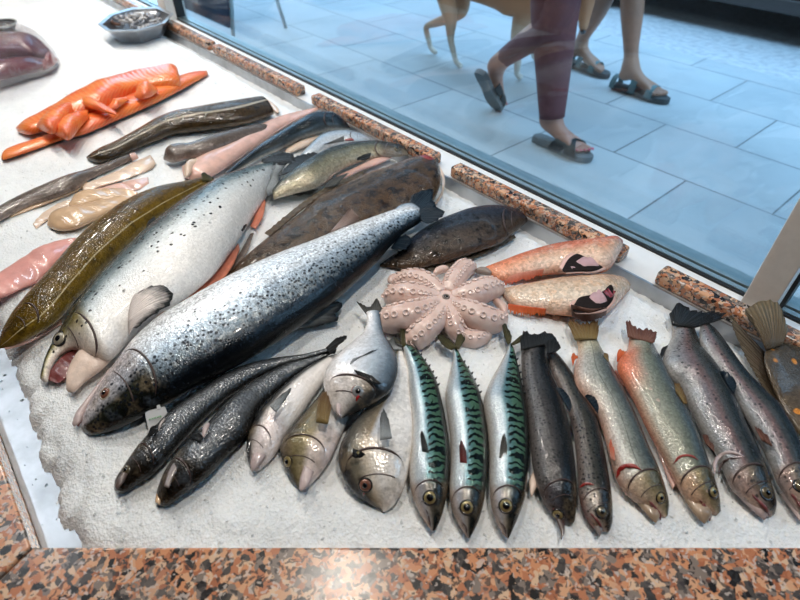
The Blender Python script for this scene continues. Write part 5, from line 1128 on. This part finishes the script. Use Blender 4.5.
def shrimp_mesh(mat, sc):
    th = np.linspace(-.3, 3.6, 14); P3 = np.stack([np.cos(th) * .016, np.sin(th) * .014, np.zeros(14)], -1)
    rad = np.interp(np.linspace(0, 1, 14), [0, .1, .45, .85, .93, 1], [.0012, .0052, .0062, .0035, .0045, .001]) * (1 + .06 * (-1.0) ** np.arange(14))
    V, Fc = tube(P3 * sc, rad * sc, 8); return V, Fc
rs_ = np.random.default_rng(5); protos = []
for k in range(3):
    V, Fc = shrimp_mesh(SHR[k], 1.1); protos.append((V, Fc))
first = {}; nS = 0
for k in range(44):
    a = rs_.uniform(0, 6.283); rr_ = math.sqrt(rs_.uniform(0, 1)) * .72
    j = a / (2 * PI) * 8; rimv = R3[int(j) % 8] * (1 - j % 1) + R3[(int(j) + 1) % 8] * (j % 1)
    q = cB + (rimv - cB) * rr_; z = .034 + .016 * (1 - rr_ ** 2) + rs_.uniform(-.006, .006); kind = int(rs_.choice([0, 1, 2], p=[.54, .42, .04]))
    loc = np.array([q[0], q[1], z])
    if kind not in first:
        o = mk('shrimp', *protos[kind], SHR[kind], loc=(0, 0, 0)); first[kind] = o
    else:
        o = first[kind].copy(); COL.objects.link(o)
    o.location = loc; o.rotation_euler = (rs_.uniform(-.7, .7), rs_.uniform(-.7, .7), rs_.uniform(0, 6.28))
    lab = ['small grey raw shrimp heaped in the octagonal steel bowl', 'pale whitish raw shrimp heaped in the octagonal steel bowl', 'rusty brown raw shrimp heaped in the octagonal steel bowl'][kind]
    tag(o, lab, 'shrimp', ['grey shrimps in the steel bowl', 'pale shrimps in the steel bowl', 'brown shrimps in the steel bowl'][kind])

# ------------------------------------------------------------------ street: people, dog, car, board
SKIN = simple('skin', (.50, .27, .20), .5, 0, 30, .15, .08, **{'Subsurface Weight': .1, 'Subsurface Radius': (.01, .004, .002)})
SKIN2 = simple('skin_tan', (.40, .22, .15), .5, 0, 30, .2, .08)
NAIL = simple('pink_nail', (.80, .20, .28), .2)
TROU = simple('maroon_cloth', (.16, .055, .065), .75, 0, 60, .35, .3)
SHORTS = simple('navy_cloth', (.05, .07, .12), .8, 0, 60, .3, .3)
STRAP = simple('black_leather', (.028, .026, .026), .45, 0, 90, .3, .2)
SOLE = simple('grey_sole', (.20, .20, .20), .7, 0, 90, .3, .2)
STRAP2 = simple('teal_strap', (.07, .17, .19), .6, 0, 90, .3, .2)
SOLE2 = simple('dark_sole', (.05, .06, .065), .7, 0, 90, .3, .2)
def skinmesh(name, verts, radii, edges, mat, parent, root_i=0, sub=2):
    base = np.array(wloc(parent)) if parent is not None else np.zeros(3)
    me = bpy.data.meshes.new(name); me.from_pydata([tuple(np.asarray(v) - base) for v in verts], edges, [])
    o = bpy.data.objects.new(name, me); COL.objects.link(o)
    if parent is not None: o.parent = parent
    md = o.modifiers.new('skin', 'SKIN'); md.use_smooth_shade = True
    sv = me.skin_vertices[0].data if me.skin_vertices else None
    if sv is None:
        bm = bmesh.new(); bm.from_mesh(me); bm.verts.layers.skin.verify(); bm.to_mesh(me); bm.free(); sv = me.skin_vertices[0].data
    for i, r in enumerate(radii):
        sv[i].radius = (r, r) if np.isscalar(r) else r; sv[i].use_root = (i == root_i)
    s2 = o.modifiers.new('sub', 'SUBSURF'); s2.levels = sub; s2.render_levels = sub
    # bake the modifiers so that the limbs are one real continuous mesh
    dg = bpy.context.evaluated_depsgraph_get(); ev = o.evaluated_get(dg); nm = bpy.data.meshes.new_from_object(ev)
    o.modifiers.clear(); o.data = nm; nm.materials.clear(); nm.materials.append(mat)
    nm.polygons.foreach_set('use_smooth', [True] * len(nm.polygons))
    return o
class Sk:
    def __init__(s): s.v = []; s.r = []; s.e = []
    def add(s, p, r, frm=None):
        s.v.append(np.asarray(p, float)); s.r.append(r)
        if frm is not None: s.e.append((frm, len(s.v) - 1))
        return len(s.v) - 1
def foot(sk, ankle_i, heel, toe, zup, side):
    """foot from heel to toes; returns the frame"""
    f = toe - heel; L = np.linalg.norm(f); f = f / L; lat = np.cross(f, [0, 0, 1]); lat /= np.linalg.norm(lat); up = np.cross(lat, f)
    h = sk.add(heel + f * .022 + up * .032, .031, ankle_i)
    m_ = sk.add(heel + f * L * .45 + up * .045, (.034, .030), ankle_i)
    b = sk.add(heel + f * L * .70 + up * .028, (.040, .021), m_)
    for k, (o_, l_, r_) in enumerate([(-.030, .97, .0125), (-.013, .95, .0095), (.002, .92, .009), (.016, .885, .0085), (.029, .845, .008)]):
        j = sk.add(heel + f * L * (.80 - .01 * k) + lat * o_ * side * .95 + up * .018, r_ * 1.05, b)
        sk.add(heel + f * L * l_ + lat * o_ * side + up * .013, r_, j)
    return f, lat, up, L
def sandal(root, heel, toe, side, solem, strapm, bands, cross=False):
    f = toe - heel; L = np.linalg.norm(f); f = f / L; lat = np.cross(f, [0, 0, 1]); lat /= np.linalg.norm(lat); up = np.cross(lat, f)
    prof = [(-.02, 0), (-.01, .026), (.03, .034), (.10, .033), (.16, .041), (.20, .045), (.24, .038), (.268, .018), (.275, 0), (.268, -.022), (.24, -.038), (.20, -.043), (.16, -.036), (.10, -.028), (.03, -.033), (-.01, -.026)]
    k = L / .255; n = len(prof)
    V = [heel + f * x * k + lat * y * side - up * .020 for x, y in prof] + [heel + f * x * k + lat * y * side * 1.04 - up * .008 for x, y in prof] + [heel + f * x * k + lat * y * side * .96 + up * .003 for x, y in prof]
    Fc = [tuple(range(n))[::-1], tuple(range(2 * n, 3 * n))] + [(r_ * n + i, r_ * n + (i + 1) % n, (r_ + 1) * n + (i + 1) % n, (r_ + 1) * n + i) for r_ in range(2) for i in range(n)]
    s = mk('sandal', V, Fc, solem, root, sharp=50)
    for x0, x1, hgt, wd in bands:
        P = []; m_ = 15
        for i in range(m_):
            th = PI * i / (m_ - 1); xx = x0 + (x1 - x0) * i / (m_ - 1)
            c = heel + f * xx * k
            P.append((c - up * .006 + lat * math.cos(th) * .043 * (1 if hgt < .07 else .9) + up * (hgt * math.sin(th) ** .8), th))
        V = []; Fc = []
        for i, (p, th) in enumerate(P):
            nrm = lat * math.cos(th) + up * math.sin(th)
            for a_, b_ in ((-wd / 2, 0), (wd / 2, 0), (wd / 2, .004), (-wd / 2, .004)): V.append(p + f * a_ + nrm * b_)
        for i in range(m_ - 1):
            for j in range(4): Fc.append((i * 4 + j, i * 4 + (j + 1) % 4, (i + 1) * 4 + (j + 1) % 4, (i + 1) * 4 + j))
        Fc += [(0, 1, 2, 3), tuple((m_ - 1) * 4 + j for j in range(4))]
        mk('strap', V, Fc, strapm, s, sharp=50)
    return s
def along(px, py, near, length):
    """the point on the photo ray that lies `length` from `near` (the higher of the two)"""
    best = None
    for z in np.linspace(-.38, .5, 600):
        p = unp(px, py, z); d = abs(np.linalg.norm(p - near) - length) + .15 * max(0, float(p @ NN) - 2.02)
        if best is None or d < best[0]: best = (d, p)
    return best[1]
# person with maroon trousers
h1 = unp(538, 136, ZS + .022); t1 = unp(575, 151, ZS + .022); t1 = h1 + (t1 - h1) / np.linalg.norm(t1 - h1) * .245
t2 = unp(499, 106, ZS + .022); h2 = along(482, 72, t2, .235)
if h2[2] < t2[2]: h2[2] = t2[2] + .1
ank1 = h1 + (t1 - h1) * .2 + np.array([0, 0, .085]); d2 = (t2 - h2) / np.linalg.norm(t2 - h2)
lat2 = np.cross(d2, [0, 0, 1]); lat2 /= np.linalg.norm(lat2); up2 = np.cross(lat2, d2)
ank2 = h2 + d2 * .045 + up2 * .085
kn1 = unp(555, 8, ZS + .50); hip1 = kn1 + np.array([-.03, .05, .44]); kn2 = along(552, 24, ank2, .40)
hipc = hip1 + NN * .075 + np.array([0, 0, .02]); hip2 = hipc + (hipc - hip1)
wdir = (t1 - h1) / np.linalg.norm(t1 - h1)
root = thing('person', 'person in maroon trousers and black crossed strap sandals walking past the window', 'person', np.array([h1[0], h1[1], ZS]), 'people walking past the window')
sk = Sk(); pel = sk.add(hipc + np.array([0, 0, .08]), .13); 
for hp, kn, an, he, to, sd in ((hip1, kn1, ank1, h1, t1, 1), (hip2, kn2, ank2, h2, t2, -1)):
    i = sk.add(hp, .085, pel); i = sk.add((hp + kn) / 2, .07, i); i = sk.add(kn, .055, i); i = sk.add(kn * .62 + an * .38, .052, i); i = sk.add(an, .033, i); foot(sk, i, he, to, 0, sd)
sp_ = sk.add(hipc + np.array([0, 0, .28]), .125, pel)
skinmesh('body', sk.v, sk.r, sk.e, SKIN, root)
mm = MB()
hem1 = unp(548, 122, ank1[2] + .035); hem1 = ank1 + np.array([0, 0, .012])
P1 = cr([hipc + np.array([0, 0, .12]), hip1, (hip1 + kn1) / 2, kn1, kn1 * .55 + hem1 * .45, hem1], 40)
V, Fc = tube(P1, np.interp(np.linspace(0, 1, 40), [0, .2, .5, .72, 1], [.14, .12, .10, .078, .050]), 22); mm.add(V, Fc)
hem2 = ank2 + (kn2 - ank2) / np.linalg.norm(kn2 - ank2) * .05
P2 = cr([hipc + np.array([0, 0, .12]), hip2, (hip2 + kn2) / 2, kn2, kn2 * .5 + hem2 * .5, hem2], 40)
V, Fc = tube(P2, np.interp(np.linspace(0, 1, 40), [0, .2, .5, .72, 1], [.14, .11, .078, .054, .038]), 22); mm.add(V, Fc)
mm.obj('trousers', TROU, root)
for he, to, sd in ((h1, t1, 1), (h2, t2, -1)):
    sandal(root, he, to, sd, SOLE, STRAP, [(.12, .20, .050, .055), (.20, .12, .047, .055)])
    f = (to - he) / np.linalg.norm(to - he); lat = np.cross(f, [0, 0, 1]); lat /= np.linalg.norm(lat); up = np.cross(lat, f)
    for k, (o_, l_) in enumerate([(-.030, .985), (-.013, .963), (.002, .932), (.016, .896), (.029, .855)]):
        V, Fc = lathe([(.0065 - .0006 * k, -.001), (.006 - .0006 * k, .002), (.002, .0035), (.0003, .004)], he + f * (to - he).dot(f) * l_ + lat * o_ * sd + up * .021, up + f * .4, 10); mk('toenail', V, Fc, NAIL, root)
# person with bare legs
ha = unp(616, 84, ZS + .024); ta = unp(657, 96, ZS + .024); ta = ha + (ta - ha) / np.linalg.norm(ta - ha) * .265
hb = unp(568, 60, ZS + .024); tb_ = unp(608, 74, ZS + .024); tb_ = hb + (tb_ - hb) / np.linalg.norm(tb_ - hb) * .265
root = thing('person', 'person with bare legs and teal strapped sandals walking behind the dog', 'person', np.array([ha[0], ha[1], ZS]), 'people walking past the window')
aa = ha + (ta - ha) * .2 + np.array([0, 0, .09]); ab_ = hb + (tb_ - hb) * .2 + np.array([0, 0, .09])
ka = unp(633, -22, ZS + .50); kb = along(606, -8, ab_, .41)
hcp = (ka + kb) / 2 + np.array([.0, .02, .45])
lat = np.cross(wdir, [0, 0, 1])
sk = Sk(); pel = sk.add(hcp + np.array([0, 0, .06]), .13)
for kn, an, he, to, sd, s2 in ((ka, aa, ha, ta, 1, -1), (kb, ab_, hb, tb_, -1, 1)):
    hp = hcp + (kn - (ka + kb) / 2) * .45
    i = sk.add(hp, .085, pel); i = sk.add((hp + kn) / 2, .072, i); i = sk.add(kn, .054, i); i = sk.add(kn * .68 + an * .32, .056, i); i = sk.add(kn * .25 + an * .75, .036, i); i = sk.add(an, .031, i); foot(sk, i, he, to, 0, sd)
sk.add(hcp + np.array([0, 0, .26]), .125, pel)
skinmesh('body', sk.v, sk.r, sk.e, SKIN2, root)
mm = MB()
for kn in (ka, kb):
    hp = hcp + (kn - (ka + kb) / 2) * .45
    V, Fc = tube(cr([hcp + np.array([0, 0, .12]), hp, hp * .4 + kn * .6], 20), np.linspace(.15, .105, 20), 20); mm.add(V, Fc)
mm.obj('shorts', SHORTS, root)
for he, to, sd in ((ha, ta, 1), (hb, tb_, -1)):
    sandal(root, he, to, sd, SOLE2, STRAP2, [(.10, .10, .072, .032), (.185, .185, .046, .034), (.0, .0, .05, .026)])
# dog
def dogmat():
    m, nt = new_mat('dog_coat'); co = objco(nt)
    z = nd(nt, 'ShaderNodeSeparateXYZ', {0: co}).outputs[2]; nz = noise(nt, co, 9, 4)
    zz = math_(nt, 'ADD', z, math_(nt, 'MULTIPLY', math_(nt, 'SUBTRACT', nz, .5), .14))
    c = ramp(nt, math_(nt, 'DIVIDE', zz, .5), [(.08, (.62, .58, .52)), (.30, (.42, .32, .23)), (.5, (.44, .30, .19)), (.68, (.42, .20, .10)), (.9, (.36, .15, .07))])
    finish(nt, **{'Base Color': c, 'Roughness': .7, 'Normal': bumpn(nt, noise(nt, co, 160, 3), .3, .002)}); return m
hr = unp(457, 69, ZS); hl = unp(432, 55, ZS); fl_ = unp(516, 80, ZS); fr_ = unp(533, 62, ZS)
ddir = (fl_ - (hr + hl) / 2); ddir[2] = 0; ddir /= np.linalg.norm(ddir); dl = np.cross([0, 0, 1], ddir)
rump = unp(452, 0, ZS + .40) ; rump = (hr + hl) / 2 + ddir * .02 + np.array([0, 0, .42]); chest = rump + ddir * .46 + np.array([0, 0, -.05])
droot = thing('dog', 'tan and white slender dog walking beside the person in maroon trousers', 'dog', np.array([rump[0], rump[1], ZS]))
sk = Sk(); c0 = sk.add((rump + chest) / 2 + np.array([0, 0, .01]), .085)
ru = sk.add(rump, .085, c0); ch = sk.add(chest, (.085, .115), c0)
tl = sk.add(rump - ddir * .10 + np.array([0, 0, -.01]), .022, ru); tl = sk.add(rump - ddir * .20 + np.array([0, 0, -.10]), .015, tl); tl = sk.add(rump - ddir * .28 + np.array([0, 0, -.07]), .011, tl); sk.add(rump - ddir * .31 + np.array([0, 0, .0]), .008, tl)
for pw, sd in ((hr, -1), (hl, 1)):
    hpj = rump + dl * sd * .06 - np.array([0, 0, .04]); st = sk.add(hpj - ddir * .01, .062, ru)
    sf = sk.add(hpj + ddir * .05 - np.array([0, 0, .13]), .040, st); hk = sk.add(pw - ddir * .055 + np.array([0, 0, .145]), .019, sf)
    pa = sk.add(pw - ddir * .01 + np.array([0, 0, .035]), .0145, hk); sk.add(pw + ddir * .035 + np.array([0, 0, .014]), .017, pa)
for pw, sd in ((fl_, -1), (fr_, 1)):
    sh = chest + dl * sd * .06 + np.array([0, 0, -.04]); st = sk.add(sh, .05, ch); el = sk.add(pw * .3 + sh * .7 + np.array([0, 0, -.02]) - ddir * .02, .033, st)
    wr = sk.add(pw * .72 + sh * .28, .020, el); pa = sk.add(pw + np.array([0, 0, .03]), .016, wr); sk.add(pw + ddir * .035 + np.array([0, 0, .014]), .018, pa)
nk = sk.add(chest + ddir * .14 + np.array([0, 0, .09]), .06, ch); hd = sk.add(chest + ddir * .27 + np.array([0, 0, .08]), .055, nk)
nose = unp(583, 31, ZS + .30); mz = sk.add(hd * 0 + (sk.v[hd] * .45 + nose * .55), .032, hd); sk.add(nose, .020, mz)
skinmesh('body', sk.v, sk.r, sk.e, dogmat(), droot)
V, Fc = lathe([(.012, -.006), (.014, .004), (.008, .012), (.001, .014)], nose, nose - sk.v[hd], 12); mk('nose', V, Fc, M_['rim_dark'], droot)
for sd in (-1, 1):
    p = sk.v[hd] + dl * sd * .045 + np.array([0, 0, .04]); V, Fc = tube(cr([p, p + dl * sd * .03 + np.array([0, 0, .02]), p + dl * sd * .05 - ddir * .02 - np.array([0, 0, .05])], 12), np.linspace(.022, .006, 12), 10, squash=.4); mk('ear', V, Fc, dogmat(), droot)
# dark blue board at the far left of the pavement
BLUE = simple('blue_board_paint', (.035, .06, .12), .5, 0, 14, .5, .1)
bp0 = unp(232, 40, ZS); bu, bn = bp0 @ U, bp0 @ NN
root = thing('pavement_board', 'dark blue board on thin pale legs standing on the pavement at the far left', 'board', un(bu + .35, bn + .08, ZS))
def lean(u, n0, z, k=.16): return un(u, n0 + k * z, ZS + z)
V, Fc = hexa([lean(bu + .04, bn, .06), lean(bu + .95, bn, .06), lean(bu + .95, bn + .03, .06), lean(bu + .04, bn + .03, .06), lean(bu + .04, bn, .95), lean(bu + .95, bn, .95), lean(bu + .95, bn + .03, .95), lean(bu + .04, bn + .03, .95)])
mk('panel', V, Fc, BLUE, root, smooth=False)
for uu in (bu + .01, bu + .97):
    V, Fc = tube([lean(uu, bn + .015, 0), lean(uu, bn + .015, .97)], .012, 10); mk('leg', V, Fc, M_['alu'], root)
    V, Fc = tube([un(uu, bn + .40, ZS), lean(uu, bn + .03, .93)], .012, 10); mk('leg', V, Fc, M_['alu'], root)
# parked car
CARP = simple('car_paint_dark', (.03, .022, .022), .25, .2, 3, .1, 0, coat=1.0); TYRE = simple('tyre_rubber', (.015, .015, .016), .8); CGL = simple('car_glass', (.01, .012, .015), .05, 0, 5, 0, 0); SILL = simple('car_sill_trim', (.11, .09, .085), .45)
root = thing('car', 'dark parked car of which only the sill shows at the upper right', 'car', un(0, 5.4, ZS))
U1, N0c = 3.25, 4.05
prof = [(U1, .34), (U1 - .03, .20), (U1 - .25, .17), (U1 - 4.2, .17), (U1 - 4.35, .30), (U1 - 4.38, .62), (U1 - 4.1, .78), (U1 - 3.3, .92), (U1 - 2.5, 1.38), (U1 - 1.0, 1.42), (U1 - .25, 1.02), (U1 - .02, .85)]
V = []; n = len(prof)
for k, (nn_, sc) in enumerate(((N0c, 1.0), (N0c + 1.72, 1.0))):
    for u, z in prof: V.append(un(u, nn_ + (.22 if k == 0 else -.22) * max(0, (z - .8)) / .6, ZS + z))
Fc = [tuple(range(n)), tuple(range(n, 2 * n))[::-1]] + [(i, (i + 1) % n, (i + 1) % n + n, i + n) for i in range(n)]
o = mk('car_body', V, Fc, CARP, root, smooth=True, sharp=35); bevel(o, .05, 3)
V, Fc = box_un(U1 - 3.2, U1 - 1.1, N0c - .012, N0c + .06, ZS + .16, ZS + .235); o = mk('sill', V, Fc, SILL, root, smooth=False); bevel(o, .01)
for k in range(2):
    a, b = ((U1 - .45, U1 - 1.5), (U1 - 1.58, U1 - 2.55))[k]
    nn_ = N0c - .002; q = [(a, .95), (b, .95), (b + (.12 if k else 0), 1.32), (a - (.35 if not k else 0), 1.32)]
    V, Fc = hexa([un(u, nn_ + .22 * max(0, z - .8) / .6, ZS + z) for u, z in q] + [un(u, nn_ + .03 + .22 * max(0, z - .8) / .6, ZS + z) for u, z in q]); mk('car_window', V, Fc, CGL, root, smooth=False)
for uu in (U1 - .78, U1 - 3.45):
    for nn_ in (N0c + .09, N0c + 1.63):
        V, Fc = lathe([(.18, -.10), (.29, -.10), (.315, -.07), (.315, .07), (.29, .10), (.18, .10)], un(uu, nn_, ZS + .315), NN, 32); w_ = mk('wheel', V, Fc, TYRE, root, sharp=40)
        V, Fc = lathe([(.19, -.085), (.19, .085), (.12, .09), (.03, .10)], un(uu, nn_, ZS + .315), NN, 24); mk('hub', V, Fc, M_['steel'], w_, sharp=40)
